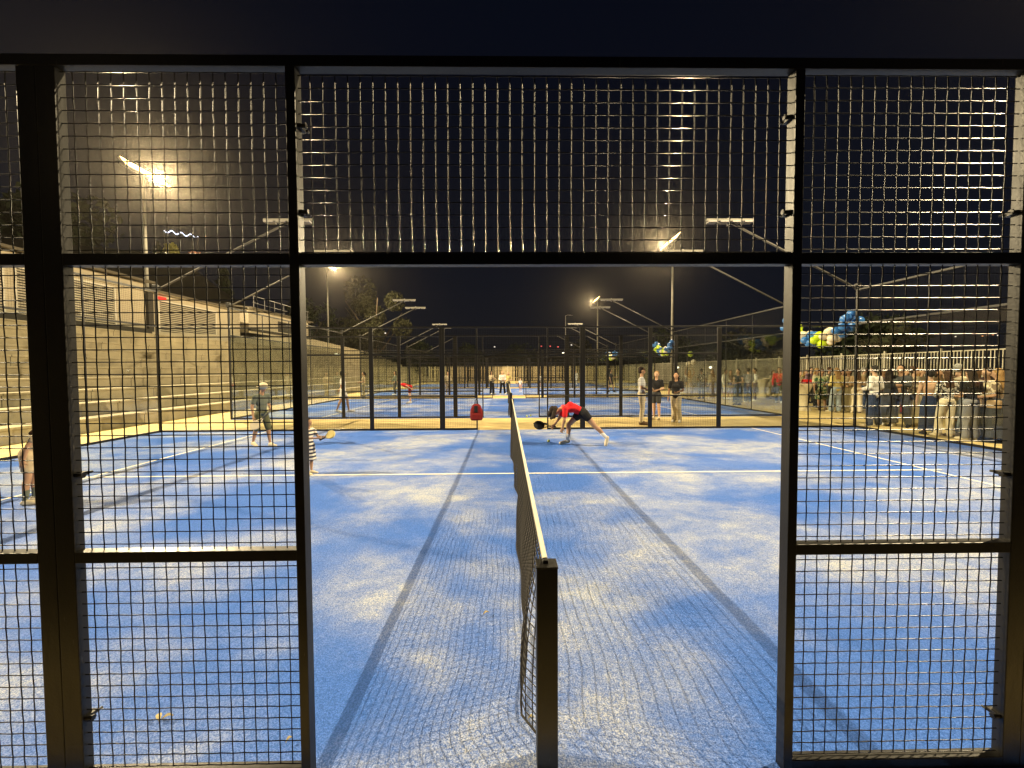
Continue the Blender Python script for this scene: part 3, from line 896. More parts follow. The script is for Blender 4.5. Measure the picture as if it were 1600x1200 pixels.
def torso(mb, J, H, g=0.0, wide=1.0, bust=0.0, hem=None):
    side = (J["sh", 1] - J["sh", -1])
    F = frame(J["pel"], J["chest"], side)
    F2 = frame(J["chest"], J["neck"], side)
    c = J["chest"]; p = J["pel"]
    mb.ell(p + F @ Vector((0, .004, .005))*H, ((.082*wide+g)*H, (.058+g)*H, (.068+g)*H), F)
    mb.ell(p.lerp(c, .5), ((.070*wide+g)*H, (.050+g)*H, (.095+g)*H), F)
    mb.ell(c + F2 @ Vector((0, .002, .012))*H, ((.084*wide+g)*H, (.056+g)*H, (.098+g)*H), F2)
    mb.ell(c + F2 @ Vector((0, .006, .068))*H, ((.088*wide+g)*H, (.044+g)*H, (.040+g)*H), F2)
    if bust:
        for s in (1, -1): mb.ell(c + F2 @ Vector((s*.034, -.040, .020))*H, ((.032+g)*H,)*3, F2)
    for s in (1, -1): mb.cap(J["neck"] - Vector((0, 0, .02*H)) if False else J["chest"].lerp(J["neck"], .8), (.030+g*.6)*H, J["sh", s], (.030+g)*H, 8)

def person(label, x, y, H, yaw=0, arms=("down", "down"), legs="stand", lean=0, head=0, skin=0, hair=("short", "dark_brown"),
           top=("tee", "white"), bottom=("trousers", "jeans"), shoes="white", group=None, hero=False, J=None, build_=1.0, shoe_low=False, z=0.0, voxel=None, socks=None):
    root = empty("person", (x, y, z), R(yaw))
    tag(root, label, "person", group)
    J = J or skeleton(H, arms, legs, lean, head)
    g0 = 0.0
    woman = hair[0] in ("long", "pony", "bun")
    vox = voxel or (0.0085 if hero else 0.0125)
    mb = MB()
    b_ = build_
    torso(mb, J, H, 0, b_*(0.94 if woman else 1.02), woman)
    hd = J["head"]; side = J["sh", 1] - J["sh", -1]
    HF = frame(J["neck"], hd + (hd - J["neck"])*0.2, side)
    if ("hf",) in J: HF = J[("hf",)]
    mb.cap(J["neck"] - (J["neck"]-J["chest"]).normalized()*.02*H, .031*H, J["neck"].lerp(hd, .55), .028*H, 10)
    mb.ell(hd + HF @ Vector((0, .006, .010))*H, (.044*H, .053*H, .055*H), HF, 14, 10)
    mb.ell(hd + HF @ Vector((0, -.012, -.022))*H, (.034*H, .038*H, .042*H), HF)
    mb.cap(hd + HF @ Vector((0, -.050, .004))*H, .006*H, hd + HF @ Vector((0, -.058, -.012))*H, .0085*H, 6)
    for s in (1, -1): mb.ell(hd + HF @ Vector((s*.045, .004, -.004))*H, (.006*H, .012*H, .018*H), HF, 8, 6)
    for s in (1, -1):
        sh, el, wr = J["sh", s], J["el", s], J["wr", s]
        mb.cap(sh, .027*b_*H, el, .0205*H, 10); mb.cap(el, .0215*H, wr, .0140*H, 10)
        hand(mb, H, el, wr, (J["chest"] - wr) + Vector((0, 0, -.02)), 0.9 if hero else 0.5)
        hip, kn, an, toe = J["hip", s], J["kn", s], J["an", s], J["toe", s]
        mb.cap(hip, .050*b_*H, kn, .031*H, 12)
        mid = kn.lerp(an, .3) - (toe - an).normalized()*0.008*H
        mb.cap(kn, .031*H, mid, .0315*H, 10); mb.cap(mid, .0315*H, an, .0175*H, 10)
        mb.cap(an, .018*H, toe, .014*H, 8)
    q = mb.build("body", SKIN[skin], root, True); queue(q, vox)
    # face details
    if hero:
        for s in (1, -1):
            MB().ell(hd + HF @ Vector((s*.018, -.0455, .004))*H, (.0065*H, .004*H, .0045*H), HF, 8, 6).build("eye", EYE, root, True)
        MB().ell(hd + HF @ Vector((0, -.0485, -.030))*H, (.013*H, .004*H, .0035*H), HF, 8, 6).build("mouth", LIP, root, True)
    # hair
    hs, hc = hair
    if hs != "none":
        h = MB()
        h.ell(hd + HF @ Vector((0, .020, .022))*H, (.0495*H, .052*H, .053*H), HF, 14, 10)
        h.ell(hd + HF @ Vector((0, .030, -.002))*H, (.047*H, .038*H, .050*H), HF)
        if hs == "long":
            back = HF @ Vector((0, 1, 0))
            dn = Vector((0, 0, -1))
            for s in (-1, 0, 1):
                a = hd + HF @ Vector((s*.028, .030, -.01))*H
                e_ = J["chest"] + (J["sh", 1]-J["sh", -1]).normalized()*s*.035*H + back*.055*H + Vector((0, 0, .04*H))
                if ("hairdrop",) in J: e_ = a + J[("hairdrop",)]*(1 - .15*abs(s))*H + HF @ Vector((s*.05, 0, 0))*H
                h.cap(a, .030*H, e_, .020*H, 8)
            if ("hairvol",) in J:
                for (dx, dy, dz, rr1) in ((-.02, 0, .03, .065), (.03, .02, .045, .05), (-.055, -.01, -.03, .05), (-.03, .03, -.08, .045), (.0, -.03, -.10, .035), (-.08, .01, -.06, .03)):
                    h.ell(hd + Vector((dx, dy, dz))*1.2*H/1.72 + HF @ Vector((0, .02, .02))*H, (rr1*H*.75, rr1*H*.7, rr1*H*.8))
        elif hs == "pony":
            a = hd + HF @ Vector((0, .07, .02))*H
            h.cap(a, .018*H, a + Vector((0, .02*H, -.05*H)), .020*H, 8); h.cap(a + Vector((0, .02*H, -.05*H)), .020*H, a + Vector((0, .015*H, -.14*H)), .008*H, 8)
        elif hs == "bun":
            h.ell(hd + HF @ Vector((0, .055, .055))*H, (.022*H,)*3)
        q = h.build("hair", HAIRC[hc], root, True); queue(q, vox*0.95, 1, .4)
    # top
    tk, tcx = top
    if tk != "none":
        t = MB(); g = .009
        if tk == "tank": g = .006
        torso(t, J, H, g, b_*(0.95 if woman else 1.03), woman)
        F = frame(J["pel"], J["chest"], side)
        if tk not in ("tank", "crop", "short_tee"):
            t.ell(J["pel"] + F @ Vector((0, .002, -.012))*H, (.096*b_*H, .072*H, .055*H), F)
        for s in (1, -1):
            sh, el, wr = J["sh", s], J["el", s], J["wr", s]
            if tk in ("tee", "crop", "short_tee"): t.cap(sh, .036*b_*H, sh.lerp(el, .62), .034*H, 10)
            elif tk in ("shirt", "loose"):
                r_ = .003 if tk == "shirt" else .010
                t.cap(sh, (.035+r_*.5)*b_*H, el, (.029+r_)*H, 10); t.cap(el, (.029+r_)*H, el.lerp(wr, .9), (.021+r_)*H, 10)
        q = t.build("top", CL[tcx], root, True); queue(q, vox*1.05)
    # bottom
    bk, bc = bottom
    if bk in ("skirt", "long_skirt", "dress", "short_skirt"):
        u = MB()
        zh = {"skirt": .24, "long_skirt": .07, "dress": .26, "short_skirt": .36}[bk]*H
        hem_x = (max(abs(J["an", 1].x), abs(J["an", -1].x)) + .05*H)
        hem_x = min(hem_x, .15*H) if bk != "long_skirt" else min(.16*H, hem_x+.02*H)
        rings = []
        for k in range(9):
            w_ = k/8
            zz = .60*H + (zh - .60*H)*w_
            rx = (.075 + .030*min(1, w_*4))*H + (hem_x - .105*H)*w_ if w_ > 0 else .078*H
            ry = (.062 + .018*min(1, w_*4))*H + .035*H*w_
            ring = []
            for j in range(24):
                a = 2*math.pi*j/24
                fold = 1 + .07*w_*math.sin(a*7 + x*3)
                ring.append((math.cos(a)*rx*fold, math.sin(a)*ry*fold, zz))
            rings.append(ring)
        for r_ in rings: u.v += r_
        for k in range(8):
            for j in range(24):
                u.f.append((k*24+j, k*24+24+j, k*24+24+(j+1) % 24, k*24+(j+1) % 24))
        u.f.append(tuple(range(24))); u.f.append(tuple(reversed(range(8*24, 9*24))))
        if bk == "dress": torso(u, J, H, .009, b_*.96, woman)
        q = u.build("dress" if bk == "dress" else "skirt", CL[bc], root, True); queue(q, vox*1.1)
    elif bk != "none":
        u = MB()
        F = frame(J["pel"], J["chest"], side)
        u.ell(J["pel"] + F @ Vector((0, .004, .004))*H, (.094*b_*H, .070*H, .070*H), F)
        for s in (1, -1):
            hip, kn, an = J["hip", s], J["kn", s], J["an", s]
            if bk == "shorts": u.cap(hip, .060*b_*H, hip.lerp(kn, .62), .050*H, 12)
            elif bk == "short_shorts": u.cap(hip, .062*b_*H, hip.lerp(kn, .30), .056*H, 12)
            elif bk == "long_shorts": u.cap(hip, .060*b_*H, kn, .047*H, 12)
            elif bk == "trousers": u.cap(hip, .058*b_*H, kn, .041*H, 12); u.cap(kn, .041*H, kn.lerp(an, .93), .032*H, 12)
            elif bk == "wide": u.cap(hip, .060*b_*H, kn, .048*H, 12); u.cap(kn, .048*H, kn.lerp(an, .93), .050*H, 12)
        q = u.build({"shorts": "shorts", "long_shorts": "shorts", "short_shorts": "shorts"}.get(bk, "trousers"), CL[bc], root, True); queue(q, vox*1.05)
    for s in (1, -1):
        an, toe = J["an", s], J["toe", s]
        kn = J["kn", s]
        d = (toe - an); d.normalize()
        f = MB()
        heel = an + (Vector((-d.x, -d.y, 0))*.012 + Vector((0, 0, -.018)))*H if not (("shoe",) in J) else an - d*.01*H
        f.cap(heel, .026*H, toe, .022*H, 10)
        f.cap(an, .024*H, an.lerp(toe, .5), .024*H, 10)
        q = f.build("shoe", CL[shoes], root, True); queue(q, 0.009, 2)
        if socks:
            MB().cap(an + (kn-an).normalized()*.01*H, .0215*H, an.lerp(kn, .42), .028*H, 12).build("sock", CL[socks], root, True)
    return root

def ppl(px, fy, label, H, **k):
    x, y = at(px, fy)
    return person(label, x, y, H, **k)
GP = "guests standing beyond the glass wall"
PL = "players and visitors on the courts"

# bending player in red
JJ = {"pel": (.10, 0, .765), "chest": (-.13, 0, .855), "neck": (-.36, 0, .85), "head": (-.50, 0, .775),
      ("sh", 1): (-.31, .15, .85), ("sh", -1): (-.31, -.15, .85),
      ("el", 1): (-.40, .15, .61), ("wr", 1): (-.53, .07, .46), ("el", -1): (-.33, -.18, .60), ("wr", -1): (-.37, -.13, .42),
      ("hip", 1): (.06, .07, .72), ("kn", 1): (-.20, .09, .455), ("an", 1): (-.22, .09, .075), ("toe", 1): (-.38, .10, .035),
      ("hip", -1): (.13, -.08, .73), ("kn", -1): (.37, -.12, .44), ("an", -1): (.63, -.15, .175), ("toe", -1): (.60, -.15, .035)}
JJ = {k: Vector(v) for k, v in JJ.items()}
# head frame: face looks down and to the left
zax = Vector((-.80, 0, -.60)).normalized(); xax = Vector((0, 1, 0)); yax = zax.cross(xax).normalized()
if yax.z < 0: xax = -xax; yax = -yax
JJ[("hf",)] = Matrix((xax, yax, zax)).transposed()
JJ[("hairdrop",)] = Vector((-.05, 0, -.12))
JJ[("hairvol",)] = Vector((0, 0, 0))
JJ[("shoe",)] = Vector((0, 0, 0))
player = person("young player in red shirt and black shorts bending low to scoop a ball", 1.47, 7.50, 1.72, skin=1, J=JJ, hero=True,
       hair=("long", "dark_brown"), top=("short_tee", "red"), bottom=("short_shorts", "black"), shoes="cream", socks="white", group=PL)
def racket(label, p0, p1, nrm, colr="black", wmax=0.125):
    """p0 butt of the grip, p1 tip of the face"""
    p0, p1 = Vector(p0), Vector(p1)
    root = empty("padel_racket", tuple(p0)); tag(root, label, "racket", "padel rackets")
    d = (p1-p0); L = d.length; d.normalize(); n = Vector(nrm); n = (n - d*n.dot(d)).normalized(); w = d.cross(n)
    f = MB(); N = 24; c = d*(L - wmax*1.08)
    for sgn in (-1, 1):
        for j in range(N):
            a = 2*math.pi*j/N
            f.v.append(tuple(c + d*math.cos(a)*wmax*1.08 + w*math.sin(a)*wmax + n*sgn*.017))
    for j in range(N): f.f.append((j, (j+1) % N, N+(j+1) % N, N+j))
    f.f.append(tuple(reversed(range(N)))); f.f.append(tuple(range(N, 2*N)))
    f.build("face", CL[colr], root, bevel=0.006)
    hh = MB()
    for s in (-1, 1): hh.tube([d*(L*.30), d*(L - wmax*1.9) + w*s*wmax*.62], .010, 6)
    hh.build("throat", CL[colr], root)
    MB().cap((0, 0, 0), .016, d*(L*.32), .014, 10).build("grip", CL["charcoal"], root, True)
    return root
racket("black padel racket held low by the bending player", (1.47-.50, 7.555, .42), (1.47-1.00, 7.53, .475), (0.15, -.75, .65), "black", .115)

# children and people on the courts
x, y = at(410, 697)
boy = person("boy in pale hat, dark grey green tee and olive shorts standing near the far corner", x, y, 1.46, yaw=62, arms=("bent", "down"), legs="stride", skin=1, hero=True,
       hair=("short", "dark_brown"), top=("tee", "grey_green"), bottom=("long_shorts", "olive"), shoes="cream", group=PL, lean=6, head=8)
hb = MB(); hz = 1.46*.955
hb.ell((0, -.10, hz-.01), (.095, .105, .085), None, 16, 10); hb.tube([(0, -.10, hz-.025), (0, -.10, hz-.006)], [.145, .12], 18)
hb.build("hat", CL["cream"], boy, True)
racket("pale racket hanging from the hand of the boy in the hat", (x+.30, y-.25, .78), (x+.02, y-.42, .46), (0, -1, .1), "cream", .10)
x, y = at(478, 741)
x += .05
kid = person("small child in navy and white striped dress beside the left door jamb", x, y, .93, yaw=75, arms=("fwd", "fwd"), legs="stand", skin=1, hero=True, voxel=.007,
       hair=("short", "brown"), top=("tee", "stripes"), bottom=("dress", "stripes"), shoes="cream", group=PL)
racket("small yellow racket held out by the child in stripes", (x+.20, y-.03, .58), (x+.44, y-.02, .70), (0, -.8, .5), "yellow", .07)
x, y = at(52, 785)
person("child in beige shorts mostly hidden by the thick left post", x, y, 1.25, yaw=120, arms=("fwd", "down"), legs="wide", lean=30, skin=1, hero=True,
       hair=("long", "brown"), top=("tee", "beige"), bottom=("shorts", "beige"), shoes="cream", socks="grey_green", group=PL)

ppl(537, 644, "person in white shirt and shorts with knee socks at left of the second court", 1.72, yaw=100, arms=("back", "down"), legs="stride", skin=1, hair=("short", "black"), top=("tee", "white"), bottom=("shorts", "white"), shoes="white", group=PL)
ppl(569, 623, "person in beige top looking at hands on the strip between second and third courts", 1.66, yaw=-70, arms=("bent", "bent"), legs="stand", skin=1, hair=("pony", "dark_brown"), top=("tee", "beige"), bottom=("trousers", "khaki"), group=PL)
ppl(618, 617, "person in dark green top reaching out by the third court's fence", 1.68, yaw=-60, arms=("out", "out"), legs="relaxed", skin=1, hair=("long", "dark_brown"), top=("shirt", "grey_green"), bottom=("trousers", "charcoal"), group=PL)
ppl(641, 630, "player in red tee folded forward on the left of the second court", 1.62, yaw=-80, arms=("down", "down"), legs="wide", lean=72, skin=0, hair=("short", "dark_brown"), top=("tee", "red"), bottom=("shorts", "dark_red"), shoes="white", group=PL)
ppl(700, 616, "person in cream top and patterned trousers left of the third court opening", 1.64, yaw=20, arms=("bent", "down"), legs="stand", skin=0, hair=("bun", "brown"), top=("shirt", "cream"), bottom=("trousers", "beige_print"), group=PL)
ppl(768, 616, "woman with long dark hair, cream top and black trousers in the middle opening", 1.66, yaw=50, arms=("cross", "cross"), legs="relaxed", skin=0, hair=("long", "black"), top=("shirt", "cream"), bottom=("wide", "black"), group=PL)
ppl(785, 616, "blond woman in white top and black wide trousers beside the dark haired woman", 1.68, yaw=10, arms=("bent", "bent"), legs="wide", skin=0, hair=("long", "blond"), top=("shirt", "white"), bottom=("wide", "black"), group=PL)
ppl(794, 615, "fair haired woman in yellow top half hidden behind the net line", 1.58, yaw=-10, arms=("bent", "down"), legs="stand", skin=0, hair=("long", "blond"), top=("tee", "yellow"), bottom=("trousers", "charcoal"), group=PL)
ppl(813, 612, "small child in white with bare legs on the third court", 1.05, yaw=-20, arms=("down", "out"), legs="stand", skin=0, hair=("short", "blond"), top=("tee", "white"), bottom=("shorts", "pink"), group=PL)
ppl(843, 606, "distant child with white top near the third court's right opening post", 1.35, yaw=0, legs="stand", skin=0, hair=("short", "brown"), top=("tee", "white"), bottom=("shorts", "grey"), group=PL)
ppl(900, 601, "distant person in white beyond the fourth court fence", 1.6, yaw=0, legs="stand", skin=0, hair=("short", "brown"), top=("shirt", "white"), bottom=("trousers", "white"), group=PL)
ppl(955, 613, "player in dark clothes striding on the right of the third court", 1.72, yaw=60, arms=("fwd", "down"), legs="stride", skin=1, hair=("short", "black"), top=("tee", "charcoal"), bottom=("shorts", "black"), shoes="black", group=PL)
ppl(1004, 664, "man in light striped tee and khaki trousers on the pavement between courts", 1.80, yaw=75, arms=("down", "bent"), legs="stand", skin=1, hair=("short", "dark_brown"), top=("tee", "blue_stripe"), bottom=("trousers", "cream"), shoes="brown", group=PL, build_=1.05)
ppl(1027, 656, "person in black tee and dark shorts with bare legs facing the man in stripes", 1.66, yaw=-40, arms=("bent", "down"), legs="stand", skin=0, hair=("short", "blond"), top=("tee", "black"), bottom=("shorts", "charcoal"), shoes="cream", group=PL)
ppl(1058, 660, "woman in black top and cream wide trousers behind the second post", 1.62, yaw=-35, arms=("bent", "down"), legs="relaxed", skin=1, hair=("long", "dark_brown"), top=("tee", "black"), bottom=("wide", "cream"), shoes="white", group=PL)

# guests beyond the glass wall (photo position, feet, label, height, outfit)
G = [
 (1079, 623, "woman in long beige dress raising both arms beside the pale balloons", 1.66, 150, ("over", "over"), "stand", 1, ("long", "blond"), ("tank", "beige"), ("long_skirt", "beige"), "cream"),
 (1098, 623, "guest in black and white print top with grey trousers", 1.74, 170, ("bent", "down"), "stand", 1, ("short", "black"), ("tee", "spots"), ("trousers", "grey"), "black"),
 (1115, 622, "guest all in beige under the glaring small lamp", 1.68, 200, ("down", "bent"), "stand", 0, ("long", "blond"), ("shirt", "cream"), ("wide", "beige"), "cream"),
 (1136, 624, "guest in white top and pale shorts just right of the third post", 1.70, 30, ("bent", "down"), "relaxed", 0, ("short", "brown"), ("loose", "white"), ("long_shorts", "cream"), "white"),
 (1144, 623, "guest with dark shoulder bag top behind the one in pale shorts", 1.66, -20, ("cross", "down"), "stand", 1, ("long", "dark_brown"), ("tee", "brown"), ("long_shorts", "beige"), "white"),
 (1156, 633, "woman in long dark dress with bare light shoulders", 1.72, -60, ("bent", "bent"), "stand", 0, ("long", "black"), ("tank", "charcoal"), ("long_skirt", "charcoal"), "black"),
 (1172, 629, "guest with white sleeves, dark vest back and navy wide trousers", 1.76, 160, ("bent", "bent"), "stand", 0, ("bun", "dark_brown"), ("shirt", "grey"), ("wide", "navy"), "white"),
 (1183, 627, "man in white shirt and brown trousers left of the draped table", 1.76, -120, ("hip", "bent"), "stand", 1, ("short", "dark_brown"), ("shirt", "white"), ("trousers", "brown"), "white"),
 (1212, 621, "small looking guest in pale top right of the first draped table", 1.62, 10, ("down", "bent"), "stand", 0, ("long", "brown"), ("shirt", "cream"), ("trousers", "khaki"), "cream"),
 (1221, 630, "person in red top and dark green trousers beside the door jamb", 1.80, -30, ("bent", "down"), "stand", 0, ("long", "dark_brown"), ("shirt", "red"), ("trousers", "olive"), "white"),
 (1247, 629, "pale topped guest at the left edge of the red topped table", 1.66, 120, ("bent", "down"), "stand", 1, ("long", "dark_brown"), ("shirt", "white"), ("long_skirt", "cream"), "white"),
 (1254, 637, "dark haired woman in beige print right behind the red topped table", 1.62, 10, ("bent", "bent"), "stand", 0, ("long", "black"), ("tee", "beige_print"), ("trousers", "charcoal"), "black"),
 (1264, 628, "fair guest in yellow top at the back of the red topped table", 1.66, 0, ("cross", "down"), "stand", 0, ("long", "blond"), ("tee", "yellow"), ("trousers", "beige"), "cream"),
 (1272, 630, "bearded looking man in mauve shirt behind the green dress", 1.78, 0, ("down", "bent"), "stand", 0, ("short", "dark_brown"), ("shirt", "mauve"), ("trousers", "charcoal"), "black"),
 (1281, 637, "woman with light scarf top and dark leggings left of the green dress", 1.74, 30, ("bent", "bent"), "stand", 1, ("long", "blond"), ("loose", "cream"), ("trousers", "black"), "black"),
 (1289, 641, "woman in green print short dress with bare legs", 1.70, -30, ("bent", "down"), "relaxed", 1, ("bun", "dark_brown"), ("tee", "green_print"), ("dress", "green_print"), "brown"),
 (1301, 634, "man in cream tee and dark trousers beside the jeans woman", 1.78, 40, ("down", "bent"), "stand", 1, ("short", "brown"), ("tee", "cream"), ("trousers", "charcoal"), "black"),
 (1313, 645, "woman seen from behind with long blond hair, cream top and blue jeans", 1.74, 180, ("bent", "bent"), "relaxed", 0, ("long", "blond"), ("loose", "yellow"), ("wide", "pale_jeans"), "cream"),
 (1322, 636, "dark haired guest between the jeans woman and the brown skirt", 1.66, 20, ("down", "down"), "stand", 1, ("long", "dark_brown"), ("tee", "brown"), ("trousers", "navy"), "black"),
 (1332, 645, "woman in beige wrap top and long brown skirt", 1.70, -40, ("cross", "bent"), "stand", 1, ("long", "brown"), ("shirt", "beige"), ("long_skirt", "khaki"), "cream"),
 (1346, 646, "woman in tan jacket and cream trousers left of the broad white shirt", 1.72, 150, ("bent", "cross"), "stand", 0, ("long", "brown"), ("loose", "tan"), ("wide", "cream"), "brown"),
 (1357, 639, "grey haired man in khaki shirt deep in the crowd", 1.76, 60, ("down", "bent"), "stand", 0, ("short", "grey"), ("shirt", "khaki"), ("trousers", "navy"), "black"),
 (1374, 668, "broad man in white dress shirt and dark trousers, back turned to the glass", 1.80, 195, ("bent", "bent"), "wide", 0, ("short", "black"), ("loose", "white"), ("wide", "navy"), "cream"),
 (1388, 646, "brown haired woman in mauve behind the broad white shirt", 1.70, -10, ("cross", "down"), "stand", 1, ("long", "brown"), ("tee", "mauve"), ("trousers", "charcoal"), "black"),
 (1398, 667, "woman in dark top and dark green long skirt next to the broad white shirt", 1.70, 120, ("bent", "down"), "stand", 1, ("long", "dark_brown"), ("tee", "charcoal"), ("long_skirt", "charcoal"), "white"),
 (1416, 668, "tall dark haired man in charcoal leaning in to the chatting group", 1.82, -60, ("fwd", "down"), "wide", 1, ("short", "black"), ("shirt", "charcoal"), ("wide", "charcoal"), "black"),
 (1424, 648, "guest in white top glimpsed between the charcoal man and the print dress", 1.70, 0, ("bent", "bent"), "stand", 0, ("long", "dark_brown"), ("tee", "white"), ("trousers", "dark_red"), "black"),
 (1437, 668, "woman in beige print dress with light trousers below", 1.76, 40, ("bent", "cross"), "relaxed", 0, ("bun", "brown"), ("loose", "beige_print"), ("long_skirt", "khaki"), "cream"),
 (1449, 650, "guest with cream scarf standing behind the bare backed woman", 1.70, 20, ("down", "bent"), "stand", 0, ("long", "blond"), ("loose", "cream"), ("wide", "cream"), "white"),
 (1464, 681, "bare backed woman in nude top and long navy skirt", 1.68, 150, ("down", "bent"), "stand", 0, ("short", "black"), ("tank", "nude"), ("long_skirt", "navy"), "black"),
 (1478, 655, "woman with wavy brown hair facing the glass beside the bare back", 1.68, -10, ("bent", "down"), "stand", 1, ("long", "brown"), ("tee", "tan"), ("long_skirt", "brown"), "brown"),
 (1491, 684, "woman in black and white print blouse and cream wide trousers", 1.66, 170, ("bent", "bent"), "relaxed", 0, ("long", "brown"), ("loose", "spots"), ("wide", "cream"), "cream"),
 (1508, 683, "tall man in cream sleeves and pale jeans striding right", 1.82, 100, ("bent", "fwd"), "stride", 0, ("short", "grey"), ("loose", "cream"), ("trousers", "pale_jeans"), "white"),
 (1529, 690, "woman with very long dark hair, black top and grey wide jeans", 1.70, 175, ("bent", "bent"), "stand", 1, ("long", "dark_brown"), ("tee", "black"), ("wide", "grey"), "cream"),
 (1541, 660, "dark haired guest behind the very long haired woman", 1.70, 0, ("down", "down"), "stand", 1, ("long", "black"), ("tee", "mauve"), ("trousers", "navy"), "black"),
 (1556, 690, "woman in open cream vest and dark trousers near the right post", 1.72, -100, ("bent", "bent"), "relaxed", 0, ("long", "dark_brown"), ("loose", "cream"), ("wide", "charcoal"), "black"),
 (1573, 694, "woman with big blond curls in yellow print top by the right post", 1.70, 200, ("bent", "down"), "stand", 1, ("long", "blond"), ("tee", "beige_print"), ("long_skirt", "charcoal"), "black"),
 (1592, 672, "guest in green tee partly covered by the thick right post", 1.74, 0, ("bent", "down"), "stand", 1, ("short", "brown"), ("tee", "green"), ("trousers", "jeans"), "white"),
]
for (px, fy, lb, H, yw, ar, lg, sk, hr, tp, bt, sh) in G:
    ppl(px, fy, lb, H, yaw=yw, arms=ar, legs=lg, skin=sk, hair=hr, top=tp, bottom=bt, shoes=sh, group=GP, head=5, build_=1.03)

# handbags and drinks of the guests
def extras():
    r_ = random.Random(11)
    for o in [q for q in COL.objects if q.get("group") == GP and q.type == 'EMPTY'][::3]:
        side = r_.choice((-1, 1))
        b = MB(); b.box(side*.17-.05, side*.17+.05, -.10, .12, .80, .98)
        q = b.build("handbag", CL[r_.choice(["black", "brown", "dark_red", "tan"])], o, bevel=0.02)
        MB().tube([(side*.17, -.08, .97), (side*.13, -.02, 1.25), (side*.10, .01, 1.46), (side*.13, .06, 1.25), (side*.17, .10, .97)], .008, 5).build("bag_strap", CL["black"], q)
extras()

# bake the smooth bodies
dg = bpy.context.evaluated_depsgraph_get()
dg.update()
for o in REMESH:
    me = bpy.data.meshes.new_from_object(o.evaluated_get(dg))
    o.modifiers.clear()
    o.data = me
    me.polygons.foreach_set("use_smooth", [True]*len(me.polygons))

# ------------------------------------------------------------------ cocktail tables
CLOTH = CL["cream"]
def cocktail_table(px, fy, label, r=0.36):
    x, y = at(px, fy)
    root = empty("cocktail_table", (x, y, 0)); tag(root, label, "table", "draped cocktail tables")
    mb = MB(); N = 32
    prof = [(0, 1.10), (r, 1.10), (r*1.01, 1.085), (r*.98, 1.02), (r*.62, .70), (r*.52, .50), (r*.60, .28), (r*.86, .05), (r*.88, .0)]
    for i, (q, z) in enumerate(prof):
        for j in range(N):
            a = 2*math.pi*j/N
            f = 1 + (.10*math.cos(4*a) + .03*math.cos(11*a))*(1 if 3 <= i else 0)
            mb.v.append((math.cos(a)*q*f, math.sin(a)*q*f, z))
    for i in range(len(prof)-1):
        for j in range(N): mb.f.append((i*N+j, i*N+N+j, i*N+N+(j+1) % N, i*N+(j+1) % N))
    mb.build("cloth", CLOTH, root, True)
    MB().tube([(0, 0, 0.02), (0, 0, 1.07)], 0.04, 8).build("leg", GREY_METAL, root)
    return x, y
cocktail_table(1195, 622, "cream draped cocktail table standing alone left of the door jamb")
tx, ty = cocktail_table(1259, 642, "cream draped cocktail table with a red crate on top")
cocktail_table(1205, 616, "farther cream draped cocktail table seen past the lone one", 0.34)
b = MB(); b.box(tx-.02, tx+.30, ty-.12, ty+.12, 1.103, 1.27); o = b.build("red_crate", CL["red"], bevel=0.01)
tag(o, "small red crate on the cream draped table", "crate")
b = MB(); b.tube([(tx-.16, ty, 1.103), (tx-.16, ty, 1.115), (tx-.16, ty, 1.25), (tx-.16, ty, 1.28)], [.05, .06, .10, .11], 12)
o = b.build("ice_bucket", CL["beige_print"], smooth=True); tag(o, "light bucket beside the red crate on the draped table", "bucket")

# ------------------------------------------------------------------ balloons
BAL = {"b": mat("balloon_blue", (0.04, 0.16, 0.45), 0.28, 0, 0.5), "l": mat("balloon_lime", (0.52, 0.68, 0.02), 0.28, 0, 0.5), "w": mat("balloon_cream", (0.72, 0.62, 0.46), 0.28, 0, 0.5), "g": mat("balloon_gold", (0.55, 0.38, 0.12), 0.3, 0.3, 0.5)}
BM = {}
for k, m_ in BAL.items():
    mb = MB()
    pts = []; rr_ = []
    for i in range(13):
        w = math.pi*i/12
        pts.append((0, 0, -math.cos(w)*1.0 if i < 12 else 1.0)); rr_.append(max(.02, math.sin(w)**.9))
    mb.ell((0, 0, 0), (1, 1, 1.12), None, 16, 12); mb.tube([(0, 0, -1.10), (0, 0, -1.22)], [.04, .10], 8)
    me = mb.mesh("balloon", True); me.materials.append(m_); BM[k] = me
def garland(ya, yb, za, zb, zs, seq, label, seed):
    rr = random.Random(seed)
    root = empty("balloon_garland", (10.0, ya, 0)); tag(root, label, "balloons", "balloon garlands between the courts")
    n = len(seq)
    pts = []
    for i, c in enumerate(seq):
        u = (i+.5)/n
        z = za + (zb-za)*u - zs*math.sin(math.pi*u)
        yy = (yb-ya)*u
        pts.append((0, yy, z))
        for j in range(4):
            a = j*1.57 + rr.uniform(-.4, .4) + i*.8
            r_ = rr.uniform(.105, .135)
            q = rr.uniform(.14, .18)
            o = inst("balloon", BM[c], root, (math.cos(a)*q, yy + rr.uniform(-.07, .07), z + math.sin(a)*q))
            o.scale = (r_, r_, r_)
            o.rotation_euler = (math.sin(a)*1.2, math.cos(a)*1.2, 0)
    MB().tube([(0, 0, za)] + pts + [(0, yb-ya, zb)], .008, 5).build("cord", TAPE, root)
garland(10.05, 13.0, 3.22, 3.38, .66, "bbbwwllbbwllbb", "nearest garland of blue, cream and lime balloons sagging between two glass walls", 1)
garland(23.0, 26.0, 3.3, 3.4, .55, "bbbwllwbbllbb", "second balloon garland farther off, between the second and third courts", 2)
garland(36.0, 39.0, 3.3, 3.4, .5, "bbwwllwbbwb", "farthest balloon garland, between the third and fourth courts", 3)
